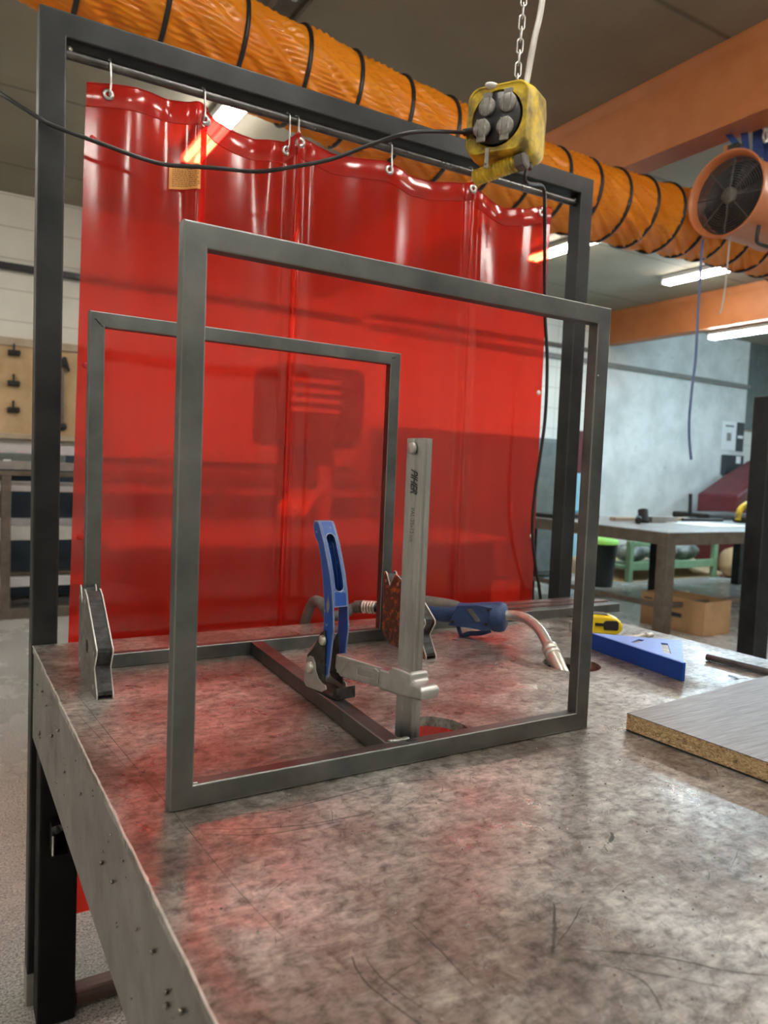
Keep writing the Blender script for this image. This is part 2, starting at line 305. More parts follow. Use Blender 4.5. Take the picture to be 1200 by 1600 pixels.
# ------------------------------------------------------------------ mesh helpers (layout units, scaled by S when linked)
class MB:
    wn = False
    def __init__(s): s.v = []; s.f = []; s.sm = []
    def add(s, vs, fs, smooth=False):
        o = len(s.v); s.v += [Vector(q) for q in vs]; s.f += [tuple(i + o for i in f) for f in fs]; s.sm += [smooth] * len(fs); return s
    def box(s, x0, x1, y0, y1, z0, z1, M=None):
        vs = [Vector((x, y, z)) for z in (z0, z1) for y in (y0, y1) for x in (x0, x1)]
        if M: vs = [M @ q for q in vs]
        return s.add(vs, [(0, 2, 3, 1), (4, 5, 7, 6), (0, 1, 5, 4), (2, 6, 7, 3), (0, 4, 6, 2), (1, 3, 7, 5)])
    def prism(s, loops, h0, h1, fn):
        """outer loop + hole loops in 2D, extruded h0..h1, fn(a,b,h)->xyz"""
        pts = []; edges = []; faces = []; 
        for lp in loops:
            o = len(pts); pts += [Vector(p) for p in lp]; n = len(lp); edges += [(o + i, o + (i + 1) % n) for i in range(n)]
        r = delaunay_2d_cdt(pts, edges, [], 2, 1e-7)
        P, _, T = r[0], r[1], r[2]
        if len(loops) > 1:
            def inside(c, lp):
                k = False; n = len(lp)
                for i in range(n):
                    x1, y1 = lp[i]; x2, y2 = lp[(i + 1) % n]
                    if (y1 > c[1]) != (y2 > c[1]) and c[0] < (x2 - x1) * (c[1] - y1) / (y2 - y1) + x1: k = not k
                return k
            T2 = []
            for t in T:
                c = sum((P[i] for i in t), Vector((0, 0))) / len(t)
                if inside(c, loops[0]) and not any(inside(c, l) for l in loops[1:]): T2.append(t)
            T = T2
        n = len(P)
        vs = [fn(p[0], p[1], h0) for p in P] + [fn(p[0], p[1], h1) for p in P]
        fs = [tuple(reversed(t)) for t in T] + [tuple(i + n for i in t) for t in T]
        cnt = {}
        for t in T:
            for i in range(len(t)):
                a, b = t[i], t[(i + 1) % len(t)]; cnt.setdefault((min(a, b), max(a, b)), []).append((a, b))
        for k, l in cnt.items():
            if len(l) == 1: a, b = l[0]; fs.append((a, b, b + n, a + n))
        return s.add(vs, fs)
    def tube(s, pts, r, n=12, closed=False, caps=True, smooth=True, tw=0):
        pts = [Vector(p) for p in pts]; m = len(pts); R = r if isinstance(r, list) else [r] * m
        rings = []; up = None
        for i, p in enumerate(pts):
            if closed: t = pts[(i + 1) % m] - pts[i - 1]
            else: t = pts[min(i + 1, m - 1)] - pts[max(i - 1, 0)]
            t.normalize()
            if up is None:
                up = Vector((0, 0, 1)) if abs(t.z) < .9 else Vector((1, 0, 0))
            a = t.cross(up); a.normalize(); b = a.cross(t); up = b
            rr = R[i]; rx, ry = rr if isinstance(rr, tuple) else (rr, rr)
            rings.append([p + a * (math.cos(2 * PI * k / n + tw) * rx) + b * (math.sin(2 * PI * k / n + tw) * ry) for k in range(n)])
        vs = [q for g in rings for q in g]; fs = []
        for i in range(m if closed else m - 1):
            for k in range(n):
                a = i * n + k; b = i * n + (k + 1) % n; c = ((i + 1) % m) * n + (k + 1) % n; d = ((i + 1) % m) * n + k
                fs.append((a, b, c, d))
        s.add(vs, fs, smooth)
        if caps and not closed:
            s.add(rings[0], [tuple(reversed(range(n)))]); s.add(rings[-1], [tuple(range(n))])
        return s
    def cyl(s, p0, p1, r, r2=None, n=24, smooth=True): return s.tube([p0, p1], [r, r if r2 is None else r2], n, smooth=smooth)
    def lathe(s, prof, o, ax, n=32, smooth=True):
        """prof list of (dist along axis, radius)"""
        o = Vector(o); ax = Vector(ax).normalized(); u = ax.orthogonal().normalized(); w_ = ax.cross(u)
        vs = []; fs = []
        for d, r in prof:
            for k in range(n):
                a = 2 * PI * k / n; vs.append(o + ax * d + (u * math.cos(a) + w_ * math.sin(a)) * r)
        for i in range(len(prof) - 1):
            for k in range(n):
                fs.append((i * n + k, i * n + (k + 1) % n, (i + 1) * n + (k + 1) % n, (i + 1) * n + k))
        return s.add(vs, fs, smooth)
    def ball(s, c, r, n=10, sq=(1, 1, 1)):
        c = Vector(c); vs = []; fs = []
        for i in range(n + 1):
            t = PI * i / n
            for k in range(n * 2):
                a = PI * k / n; vs.append(c + Vector((math.sin(t) * math.cos(a) * r * sq[0], math.sin(t) * math.sin(a) * r * sq[1], math.cos(t) * r * sq[2])))
        for i in range(n):
            for k in range(n * 2):
                a = i * 2 * n + k; b = i * 2 * n + (k + 1) % (2 * n); fs.append((a, b, b + 2 * n, a + 2 * n))
        return s.add(vs, fs, True)
    def build(s, name, m, parent=None, bevel=0, seg=2, sub=0, solid=0, anchor=None, local=False, dissolve=False):
        if parent is not None:
            inv = Matrix.Identity(4) if local else WM[parent.name].inverted()
            vs = [inv @ (v * S) if not local else v * S for v in s.v]
            loc = None
        else:
            xs = [v.x for v in s.v]; ys = [v.y for v in s.v]; zs = [v.z for v in s.v]
            o = Vector(((min(xs) + max(xs)) / 2, (min(ys) + max(ys)) / 2, min(zs))) if anchor is None else Vector(anchor)
            vs = [(v - o) * S for v in s.v]; loc = o * S
        me = bpy.data.meshes.new(name)
        me.from_pydata([tuple(v) for v in vs], [], s.f)
        bm = bmesh.new(); bm.from_mesh(me); bmesh.ops.remove_doubles(bm, verts=bm.verts, dist=1e-6)
        if dissolve: bmesh.ops.dissolve_limit(bm, angle_limit=.02, verts=bm.verts, edges=bm.edges)
        bmesh.ops.recalc_face_normals(bm, faces=bm.faces)
        bm.to_mesh(me); bm.free()
        if any(s.sm):
            if all(s.sm) and not s.wn: me.polygons.foreach_set('use_smooth', [True] * len(me.polygons))
            else:
                for p in me.polygons: p.use_smooth = True
                for e in me.edges: pass
        me.materials.append(MT[m] if isinstance(m, str) else m)
        ob = bpy.data.objects.new(name, me); COL.objects.link(ob)
        if loc is not None: ob.location = loc
        if any(s.sm) and (s.wn or not all(s.sm)):
            me.shade_flat(); 
            bm = bmesh.new(); bm.from_mesh(me)
            for f in bm.faces: f.smooth = True
            for e in bm.edges:
                if len(e.link_faces) == 2 and e.calc_face_angle(0) > .6: e.smooth = False
            bm.to_mesh(me); bm.free()
        if parent is not None: ob.parent = parent; WM[ob.name] = WM[parent.name].copy()
        else: WM[ob.name] = Matrix.Translation(loc)
        if solid: md = ob.modifiers.new('solid', 'SOLIDIFY'); md.thickness = solid * S; md.offset = 0
        if bevel:
            md = ob.modifiers.new('bevel', 'BEVEL'); md.width = bevel * S; md.segments = seg; md.limit_method = 'ANGLE'; md.angle_limit = .6
        if s.wn: md = ob.modifiers.new('wn', 'WEIGHTED_NORMAL'); md.keep_sharp = True
        if sub: md = ob.modifiers.new('sub', 'SUBSURF'); md.levels = sub; md.render_levels = sub
        return ob
WM = {}
def thing(name, label, cat, loc, rz=0, group=None):
    o = bpy.data.objects.new(name, None); COL.objects.link(o); o.empty_display_size = .05
    o.location = Vector(loc) * S; o.rotation_euler = (0, 0, rz); o['label'] = label; o['category'] = cat
    if group: o['group'] = group
    WM[o.name] = Matrix.Translation(Vector(loc) * S) @ Matrix.Rotation(rz, 4, 'Z')
    return o
def tag(o, label, cat, group=None, kind=None):
    o['label'] = label; o['category'] = cat
    if group: o['group'] = group
    if kind: o['kind'] = kind
    return o
def struct(o): o['kind'] = 'structure'; return o
def spline(P, n=8):
    P = [Vector(p) for p in P]; out = []
    for i in range(len(P) - 1):
        a = P[max(i - 1, 0)]; b = P[i]; c = P[i + 1]; d = P[min(i + 2, len(P) - 1)]
        for k in range(n):
            t = k / n; out.append(.5 * ((2 * b) + (c - a) * t + (2 * a - 5 * b + 4 * c - d) * t * t + (3 * b - a - 3 * c + d) * t ** 3))
    out.append(P[-1]); return out
def lerp(t, T):
    for (a, x), (b, y) in zip(T, T[1:]):
        if t <= b: return x + (y - x) * max(0, (t - a)) / (b - a)
    return T[-1][1]
def text_mesh(s, size, fn, m, name, parent, ext=.0002, bold=0):
    cu = bpy.data.curves.new('t', 'FONT'); cu.body = s; cu.size = size; cu.extrude = 0; cu.offset = bold; cu.align_x = 'LEFT'; cu.align_y = 'CENTER'
    o = bpy.data.objects.new('t', cu); COL.objects.link(o); dg = bpy.context.evaluated_depsgraph_get()
    me = bpy.data.meshes.new_from_object(o.evaluated_get(dg)); mb = MB()
    n = len(me.vertices); vs = [fn(v.co.x, v.co.y, 0) for v in me.vertices]; fs = [tuple(p.vertices) for p in me.polygons]
    mb.add(vs, fs); bpy.data.objects.remove(o); bpy.data.curves.remove(cu)
    return mb.build(name, m, parent)

FZ = -.6; CZ = 1.91; WY = 4.66
C_ = Vector((-.17215647, -.62242878, .30299711))
def at(px, py, y):
    d = F_ + R_ * ((px - 600) / 1164.1264) - U_ * ((py - 800) / 1164.1264); s_ = (y - C_.y) / d.y; return C_ + d * s_
# ------------------------------------------------------------------ room
struct(MB().box(-3.2, 9.6, -3.6, WY + .1, FZ - .1, FZ).build('floor', 'floor', anchor=(0, 0, FZ)))
struct(MB().box(-3.2, 9.6, -3.6, WY + .1, CZ, CZ + .1).build('ceiling', 'ceiling', anchor=(0, .18, CZ)))
struct(MB().box(-3.2, 7.80, WY, WY + .1, FZ, CZ).build('wall_back', 'wall', anchor=(0, WY, FZ)))
struct(MB().box(7.80, 9.6, WY + .0, WY + .1, .93, CZ).build('wall_recess', 'machine', anchor=(7.8, WY, .9)))
struct(MB().box(7.80, 9.6, WY + .08, WY + .1, FZ, .93).build('wall_opening', 'wall', anchor=(7.8, WY, FZ)))
struct(MB().box(-3.3, -3.2, -3.6, WY + .1, FZ, CZ).build('wall_left', 'wall', anchor=(-3.25, 0, FZ)))
struct(MB().box(9.6, 9.7, -3.6, WY + .1, FZ, CZ).build('wall_right', 'wall', anchor=(9.65, 0, FZ)))
struct(MB().box(-3.2, 9.6, -3.7, -3.6, FZ, CZ).build('wall_front', 'wall', anchor=(0, -3.65, FZ)))

def ibeam(name, x, label):
    zb = 1.6; zt = 1.909; mb = MB()
    w_ = .12
    prof = [(0, zb), (w_, zb), (w_, zb + .016), (w_ / 2 + .006, zb + .022), (w_ / 2 + .006, zt - .022), (w_, zt - .016), (w_, zt), (0, zt), (0, zt - .016), (w_ / 2 - .006, zt - .022), (w_ / 2 - .006, zb + .022), (0, zb + .016)]
    prof = [(0, zb), (w_, zb), (w_, zt), (0, zt), (-.006, zt), (-.006, zt - .012), (0.0, zt - .05), (0.0, zb + .012), (-.006, zb + .010), (-.006, zb)]
    mb.prism([[(x + a, b) for a, b in prof]], -3.4, WY - .01, lambda a, b, h: (a, h, b))
    return tag(mb.build(name, 'beam'), label, 'beam')
ibeam('steel_beam', 2.29, 'orange painted steel beam under the ceiling, above the extractor fan')
ibeam('steel_beam', 5.435, 'orange painted steel beam above the opening to the bright side bay')

def lamp(x, y, L, label, m='tubelight', z=None, group=None, w_=.055):
    z = CZ - .035 if z is None else z
    t = thing('fluorescent_lamp', label, 'lamp', (x, y, z), 0, group)
    MB().box(x - w_, x + w_, y - L / 2, y + L / 2, z, z + .034).build('lamp_housing', 'lampbody', t, .004)
    for dx in (-w_ * .5, w_ * .5):
        MB().cyl((x + dx, y - L / 2 + .02, z - .016), (x + dx, y + L / 2 - .02, z - .016), .014, n=12).build('lamp_tube', m, t)
    for yy in (y - L / 2, y + L / 2 - .015): MB().box(x - w_, x + w_, yy, yy + .015, z - .032, z).build('end_cap', 'lampbody', t)
lamp(.955, 2.93, .85, 'ceiling tube lamp glowing behind the top of the red curtain')
lamp(3.53, 3.2, .8, 'ceiling tube lamp beside the right upright of the curtain stand')
lamp(4.79, 3.12, .62, 'ceiling tube lamp below the duct, before the second orange beam')
lamp(5.575, 3.0, 1.12, 'cool tube lamp in the side bay beyond the second orange beam', 'coollight', 1.56)
for x, y in ((-1.3, -.9), (-1.3, 1.6), (.955, -1.2), (.3, -2.4), (3.6, -1.6), (3.9, .9), (1.9, -.3), (.45, .15), (6.8, .6), (-1.3, 3.4)):  # two of these unseen lamps are added to brighten the duct
    lamp(x, y, .95, 'ceiling tube lamp overhead, outside the view, two of them added to brighten the duct', group='overhead tube lamps outside the view')
lamp(8.2, 2.2, .95, 'unseen cool tube lamp added right of the view to brighten the side bay', 'coollight', 1.8)  # added lamp out of view, lifts the bay wall
# cable tray above duct
t = thing('cable_tray', 'dark steel cable tray fixed to the ceiling above the duct', 'cable tray', (.93, 1.9, 1.87))
MB().prism([[(.80, 1.885), (.80, 1.855), (.812, 1.855), (.812, 1.87), (.888, 1.87), (.888, 1.855), (.90, 1.855), (.90, 1.885)]], 1.35, 2.05, lambda a, b, h: (a, h, b)).build('tray_channel', 'rackpost', t)
for y in (1.45, 1.62, 1.8, 1.95): MB().cyl((.85, y, 1.872), (.85, y, 1.862), .012, n=8).build('bolt', 'zinc', t)

# ------------------------------------------------------------------ ventilation duct
zc = [(-1.6, 1.72), (-.1, 1.56), (.03, 1.526), (.58, 1.436), (1.0, 1.386), (1.65, 1.331), (1.94, 1.328), (2.33, 1.345), (2.6, 1.365), (3.0, 1.37), (5.2, 1.37)]
rings = [-1.15, -.95, -.74, -.52, -.30, -.08, .12, .32, .518, .70, .862, 1.036, 1.208, 1.37, 1.53, 1.685, 1.835, 1.985, 2.135, 2.285, 2.43, 2.58, 2.73, 2.88, 3.03, 3.18, 3.33, 3.48]
DY = 1.45; DR = .132
t = thing('ventilation_duct', 'orange flexible ventilation duct with black hoops crossing below the ceiling', 'duct', (1.2, DY, 1.2))
xs = []
for a, b in zip(rings, rings[1:]):
    xs += [a + (b - a) * k / 10 for k in range(10)]
xs.append(rings[-1]); nk = 240
vs = []; fs = []
for i, x in enumerate(xs):
    j = max(k for k in range(len(rings)) if rings[k] <= x + 1e-9); j = min(j, len(rings) - 2)
    u = (x - rings[j]) / (rings[j + 1] - rings[j]); sag = math.sin(PI * u)
    z0 = lerp(x, zc)
    for k in range(nk):
        a = 2 * PI * k / nk
        ph = a * 1.0 + x * 3.1
        wr = mnoise.noise(Vector((math.cos(a - x * 4.2) * 4.5, math.sin(a - x * 4.2) * 4.5, x * 1.3 + j * 7.7))) + 1.1 * mnoise.noise(Vector((math.cos(a - x * 4.8) * 10, math.sin(a - x * 4.8) * 10, x * 2 + j * 3.1))) + .8 * mnoise.noise(Vector((math.cos(a - x * 5.4) * 20, math.sin(a - x * 5.4) * 20, x * 2 + j * 3.1)))
        r = DR * (1.01 - .05 * sag + .10 * sag ** .5 * wr)
        vs.append((x, DY + math.cos(a) * r, z0 + math.sin(a) * r))
for i in range(len(xs) - 1):
    for k in range(nk): fs.append((i * nk + k, i * nk + (k + 1) % nk, (i + 1) * nk + (k + 1) % nk, (i + 1) * nk + k))
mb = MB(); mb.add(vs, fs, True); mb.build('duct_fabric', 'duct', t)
for x in rings:
    z0 = lerp(x, zc); mb = MB()
    mb.tube([(x + .012 * math.sin(2 * PI * k / 48), DY + math.cos(2 * PI * k / 48) * (DR + .002), z0 + math.sin(2 * PI * k / 48) * (DR + .002)) for k in range(48)], .0068, 8, closed=True)
    mb.build('hoop', 'black', t)

# ------------------------------------------------------------------ extractor fan
FX, FY, FZc, FR = 2.30, 1.15, 1.352, .148
t = thing('extractor_fan', 'round orange portable extractor fan with black guard, slung in front of the duct', 'fan', (FX + .12, FY, FZc - FR))
mb = MB(); mb.lathe([(-.0, FR - .006), (-.012, FR), (-.016, FR + .004), (-.012, FR + .008), (.0, FR + .002), (.02, FR - .006), (.26, FR - .008), (.30, FR - .002), (.31, FR - .004), (.30, FR - .010), (.26, FR - .016), (.03, FR - .014), (0, FR - .006)], (FX, FY, FZc), (1, 0, 0), 64)
mb.build('fan_housing', 'fan', t)
gx = FX + .018
mb = MB()
for k in range(1, 13):
    r = .03 + k * (FR - .045) / 12
    mb.tube([(gx - .004 * math.cos(k / 12 * 1.5), FY + math.cos(a * PI / 24) * r, FZc + math.sin(a * PI / 24) * r) for a in range(48)], .0020, 6, closed=True)
for k in range(8):
    a = k * PI / 4 + .1; mb.cyl((gx - .006, FY + math.cos(a) * .02, FZc + math.sin(a) * .02), (gx, FY + math.cos(a) * (FR - .012), FZc + math.sin(a) * (FR - .012)), .003, n=6)
mb.build('guard_grille', 'graypipe2', t)
MB().lathe([(0, 0.0001), (0, .026), (.006, .031), (.03, .031)], (gx - .014, FY, FZc), (1, 0, 0), 24).build('hub_cap', 'rubber', t)
for k in range(6):
    a = k * PI / 3; mb = MB(); vs = []; 
    for i in range(7):
        r = .03 + (FR - .05) * i / 6; ww = .35 - .12 * i / 6; tw = .035 * (1 - i / 9)
        vs += [(gx + .03 - tw * .5, FY + math.cos(a - ww) * r, FZc + math.sin(a - ww) * r), (gx + .03 + tw * .5, FY + math.cos(a + ww) * r, FZc + math.sin(a + ww) * r)]
    mb.add(vs, [(2 * i, 2 * i + 1, 2 * i + 3, 2 * i + 2) for i in range(6)], True); mb.build('fan_blade', 'fandark', t, solid=.002)
MB().lathe([(.06, FR - .017), (.25, .0001)], (FX, FY, FZc), (1, 0, 0), 40).build('motor_backplate', 'fandark', t)
mb = MB(); mb.tube(spline([(FX + .07, FY - .09, FZc - FR + .03), (FX + .07, FY - .085, FZc - FR - .015), (FX + .09, FY - .08, FZc - FR - .028), (FX + .16, FY - .08, FZc - FR - .028), (FX + .18, FY - .085, FZc - FR - .01), (FX + .18, FY - .09, FZc - FR + .03)], 5), .007, 8)
mb.build('carry_handle', 'blackrub', t)
MB().box(FX + .20, FX + .28, FY - .12, FY - .06, FZc - FR - .02, FZc - FR + .05).build('switch_box', 'black', t, .004)
MB().box(FX + .005, FX + .02, FY + .01, FY + .03, FZc + FR - .002, FZc + FR + .035).build('bracket', 'fan', t)
MB().box(FX - .0, FX + .035, FY - .03, FY + .01, FZc + FR + .008, FZc + FR + .03).build('ratchet', 'dirty_steel', t)
# straps from the beam to the fan
def strap(x0, y0, z0, x1, y1, z1, label, m='strap', w_=.012):
    d = Vector((x1 - x0, y1 - y0, z1 - z0)); d.normalize(); sd = Vector((.57, -.82, 0)).normalized() * w_ ; mb = MB()
    nn = d.cross(sd).normalized() * .0012
    A = Vector((x0, y0, z0)); B = Vector((x1, y1, z1))
    vs = [A - sd - nn, A + sd - nn, A + sd + nn, A - sd + nn, B - sd - nn, B + sd - nn, B + sd + nn, B - sd + nn]
    mb.add(vs, [(0, 1, 2, 3), (4, 7, 6, 5), (0, 4, 5, 1), (1, 5, 6, 2), (2, 6, 7, 3), (3, 7, 4, 0)])
    return tag(mb.build('sling_strap', m), label, 'strap')
strap(2.312, 1.12, 1.512, 2.36, 1.2, CZ - .002 if False else 1.598, 'blue sling strap over the left edge of the extractor fan')
strap(2.37, 1.13, 1.512, 2.392, 1.16, 1.598, 'blue sling strap just right of centre above the extractor fan')
strap(2.44, 1.13, 1.512, 2.44, 1.16, 1.905, 'dark blue double strap with shackle above the extractor fan', w_=.018)
strap(2.50, 1.13, 1.512, 2.47, 1.20, 1.905, 'blue sling strap farthest right above the extractor fan')
t = thing('shackle', 'bright steel shackle hanging among the blue fan straps', 'shackle', (2.43, 1.10, 1.57))
MB().tube(spline([(2.425, 1.10, 1.60), (2.418, 1.10, 1.575), (2.43, 1.10, 1.555), (2.442, 1.10, 1.575), (2.435, 1.10, 1.60)], 6), .004, 8).build('bow', 'chrome', t)
MB().cyl((2.415, 1.10, 1.60), (2.445, 1.10, 1.60), .005, n=8).build('pin', 'chrome', t)
mb = MB(); mb.tube(spline([Vector((2.31, 1.245, 1.215))] + [at(px, py, 1.25) for px, py in ((1097, 385), (1093, 450), (1090, 500), (1087, 560), (1082, 600), (1079, 630), (1077, 655), (1077, 685), (1080, 718))], 6), .0052, 8)
tag(mb.build('hanging_rope', 'rope'), 'long blue-grey rope end hanging down from the extractor fan', 'rope')
mb = MB(); mb.tube(spline([(2.335, 1.15, 1.21), (2.332, 1.15, 1.142), (2.326, 1.15, 1.02), (2.315, 1.15, .95), (2.303, 1.15, .923)], 6), .003, 8)
tag(mb.build('thin_string', 'greycable'), 'short pale string dangling beneath the extractor fan', 'string')

# ------------------------------------------------------------------ welding table
TX0, TX1, TY0, TY1 = -.0411, 1.0592, -.62, .6558
def circ(cx, cy, r, n=40): return [(cx + math.cos(2 * PI * k / n) * r, cy + math.sin(2 * PI * k / n) * r) for k in range(n)]
t = thing('welding_table', 'heavy steel welding table with scratched top, round holes and black legs', 'table', (.5, 0, FZ))
H1 = (.326, .078, .0445); H2 = (.706, .232, .0455)
outer = []
for a, b in (((TX0, TY0), (TX1, TY0)), ((TX1, TY0), (TX1, TY1)), ((TX1, TY1), (TX0, TY1)), ((TX0, TY1), (TX0, TY0))):
    n = 60
    for k in range(n):
        x = a[0] + (b[0] - a[0]) * k / n; y = a[1] + (b[1] - a[1]) * k / n
        if a[0] == b[0] == TX0 and k: x += .0012 * mnoise.noise(Vector((0, y * 28, 3))) + .0008
        outer.append((x, y))
mb = MB(); mb.prism([outer, circ(*H1), circ(*H2)], -.012, 0, lambda a, b, h: (a, b, h))
top = mb.build('tabletop', 'table', t)
# burr along the left edge
mb = MB(); pts = [(TX0 + .0004 + .0012 * mnoise.noise(Vector((0, y * 28, 3))), y, -.0012) for y in [TY0 + (TY1 - TY0) * k / 240 for k in range(241)]]
mb.tube(pts, [.0011 + .0007 * abs(mnoise.noise(Vector((5, p[1] * 60, 0)))) for p in pts], 6); mb.build('worn_edge', 'edge', t)
AB = -.147
MB().box(TX0 + .001, TX0 + .006, TY0 + .002, TY1 - .002, AB, -.0122).build('side_apron', 'apron', t)
MB().box(TX1 - .006, TX1 - .001, TY0 + .002, TY1 - .002, AB, -.0122).build('side_apron', 'apron', t)
MB().box(TX0 + .0062, TX1 - .0062, TY0 + .001, TY0 + .006, AB, -.0122).build('end_apron', 'apron', t)
MB().box(TX0 + .0062, .25, TY1 - .007, TY1 - .002, -.06, -.0122).build('end_apron', 'apron', t)
for x in (TX0 + .007, TX1 - .063):
    for y in (TY0 + .01, .597):
        MB().box(x, x + .056, y, y + .054, FZ + .001, -.0125).build('leg', 'legpaint', t, .004, 3)
MB().box(TX0 + .0645, TX1 - .0645, .612, .642, -.605 + .013, -.565).build('brace', 'brown_tube', t, .003)
MB().cyl((.055, .66, -.57), (.115, 1.0, -.585), .009, n=10)
# cut tube stub welded to the far left leg
mb = MB(); mb.prism([[(-.020, -.305), (.006, -.305), (.006, -.262), (-.020, -.262)], [(-.016, -.301), (.002, -.301), (.002, -.266), (-.016, -.266)]], .556, .5965, lambda a, b, h: (a + (.0 if h > .58 else -.001), h, b))
mb.build('tube_stub', 'legpaint', t, .0015)
mb = MB(); 
for k in range(9): mb.ball((-.018 + .02 * random.random(), .5595 + .006 * random.random(), -.262 - .003 * random.random()), .004 + .003 * random.random(), 5)
mb.build('stub_weld', 'black', t)
MB().box(-.0215, -.0195, .555, .557, -.30, -.27).build('cut_edge', 'edge', t)
MB().box(-.004, .02, .6502, .6558, -.12, -.013)
# spatter beads, as nobody could count them
mb = MB()
for y, z in ((.593, -.046), (.522, -.036), (.477, -.043), (.552, -.109), (.545, -.112), (.549, -.104), (.415, -.065), (.069, -.067), (-.069, -.051), (-.117, -.04), (-.155, -.045), (-.155, -.054), (-.188, -.036), (.188, -.051), (.36, -.04), (.30, -.07), (.02, -.06)):
    mb.ball((TX0 - .001, y, z), .0014 + random.random() * .0013, 5)
for k in range(60): mb.ball((TX0 + .0006, random.uniform(-.45, .64), random.uniform(-.13, -.02)), .0005 + random.random() * .0007, 4)
for k in range(520):
    x = random.uniform(-.03, .95); y = random.uniform(-.45, .55)
    if k < 300: x = random.uniform(-.02, .6); y = random.uniform(-.40, .0)
    if math.hypot(x - H1[0], y - H1[1]) < .05 or math.hypot(x - H2[0], y - H2[1]) < .05: continue
    r = random.choice((.0005, .0006, .0008, .0011)); mb.ball((x, y, r * .1), r, 4, (1, 1, .6))
o = mb.build('weld_spatter', 'spatter', t); o['kind'] = 'stuff'
# scorch lines and deep scratches
mb = MB()
def scr(P, w_, z=.00012, wob=.0006):
    P = spline(P, 10); n = len(P); vs = []
    for i, p in enumerate(P):
        d = (P[min(i + 1, n - 1)] - P[max(i - 1, 0)]).normalized(); q = Vector((-d.y, d.x, 0)); e = math.sin(PI * (i + .3) / (n + .3)) ** .5
        ww = w_ * e * (.5 + .9 * abs(mnoise.noise(Vector((i * .9, w_ * 999, P[0].x * 50))))); j = wob * mnoise.noise(Vector((i * .5, P[0].y * 70, 1)))
        vs += [(p.x + q.x * (ww + j), p.y + q.y * (ww + j), z), (p.x - q.x * (ww - j), p.y - q.y * (ww - j), z)]
    mb.add(vs, [(2 * i, 2 * i + 1, 2 * i + 3, 2 * i + 2) for i in range(n - 1)])
scr([(.205, -.251, 0), (.186, -.272, 0), (.164, -.293, 0)], .0016)
scr([(.172, -.288, 0), (.20, -.275, 0), (.222, -.262, 0)], .0006)
scr([(.324, -.196, 0), (.318, -.203, 0), (.306, -.209, 0)], .0022)
scr([(.101, -.223, 0), (.102, -.25, 0), (.101, -.293, 0)], .0007)
scr([(.050, -.236, 0), (.046, -.262, 0), (.056, -.305, 0), (.06, -.34, 0)], .0009)
scr([(.058, -.238, 0), (.056, -.262, 0), (.066, -.30, 0)], .0006)
scr([(.175, -.293, 0), (.221, -.325, 0), (.255, -.36, 0), (.30, -.39, 0)], .0007)
scr([(.165, -.30, 0), (.205, -.335, 0), (.235, -.365, 0)], .0006)
scr([(-.02, .40, 0), (-.012, .251, 0), (-.003, .10, 0), (.004, .0, 0), (.012, -.135, 0), (.02, -.2, 0)], .0005)
scr([(-.03, .30, 0), (-.02, .20, 0), (-.012, .11, 0)], .0004)
scr([(.0, -.03, 0), (.05, -.055, 0), (.10, -.07, 0), (.16, -.075, 0)], .0009)
scr([(.01, -.045, 0), (.06, -.07, 0), (.13, -.078, 0)], .0006)
scr([(.03, -.02, 0), (.09, -.035, 0), (.2, -.03, 0), (.26, -.045, 0)], .0008)
scr([(.19, -.32, 0), (.195, -.34, 0), (.185, -.36, 0)], .0008)
scr([(.30, -.21, 0), (.296, -.218, 0)], .0007)
scr([(.36, -.33, 0), (.40, -.345, 0), (.46, -.35, 0)], .0005)
scr([(.10, .15, 0), (.05, .12, 0), (-.01, .13, 0)], .0004)
scr([(.08, .05, 0), (.13, .07, 0), (.20, .06, 0)], .0005)
for k in range(70):
    x = random.uniform(.0, .6); y = random.uniform(-.42, .05); a = random.uniform(-.6, 1.2); l = random.uniform(.008, .035)
    scr([(x, y, 0), (x + math.cos(a) * l * .5, y + math.sin(a) * l * .5 + random.uniform(-.002, .002), 0), (x + math.cos(a) * l, y + math.sin(a) * l, 0)], random.uniform(.00015, .00045))
for k in range(60):
    x = random.uniform(.0, .6); y = random.uniform(-.42, .0); scr([(x, y, 0), (x + .0012, y + .0006, 0), (x + .002, y + .0002, 0)], random.uniform(.0006, .0012))
o = mb.build('scratch_marks', 'scratch', t); o['kind'] = 'stuff'
mb = MB()
for k in range(60):
    x = random.uniform(.0, .5); y = random.uniform(-.4, .3); a = random.uniform(-.3, 1.4); l = random.uniform(.004, .02)
    scr([(x, y, 0), (x + math.cos(a) * l * .5, y + math.sin(a) * l * .5, 0), (x + math.cos(a) * l, y + math.sin(a) * l, 0)], random.uniform(.0001, .00028), .00016)
o = mb.build('bright_scratches', 'edge', t); o['kind'] = 'stuff'

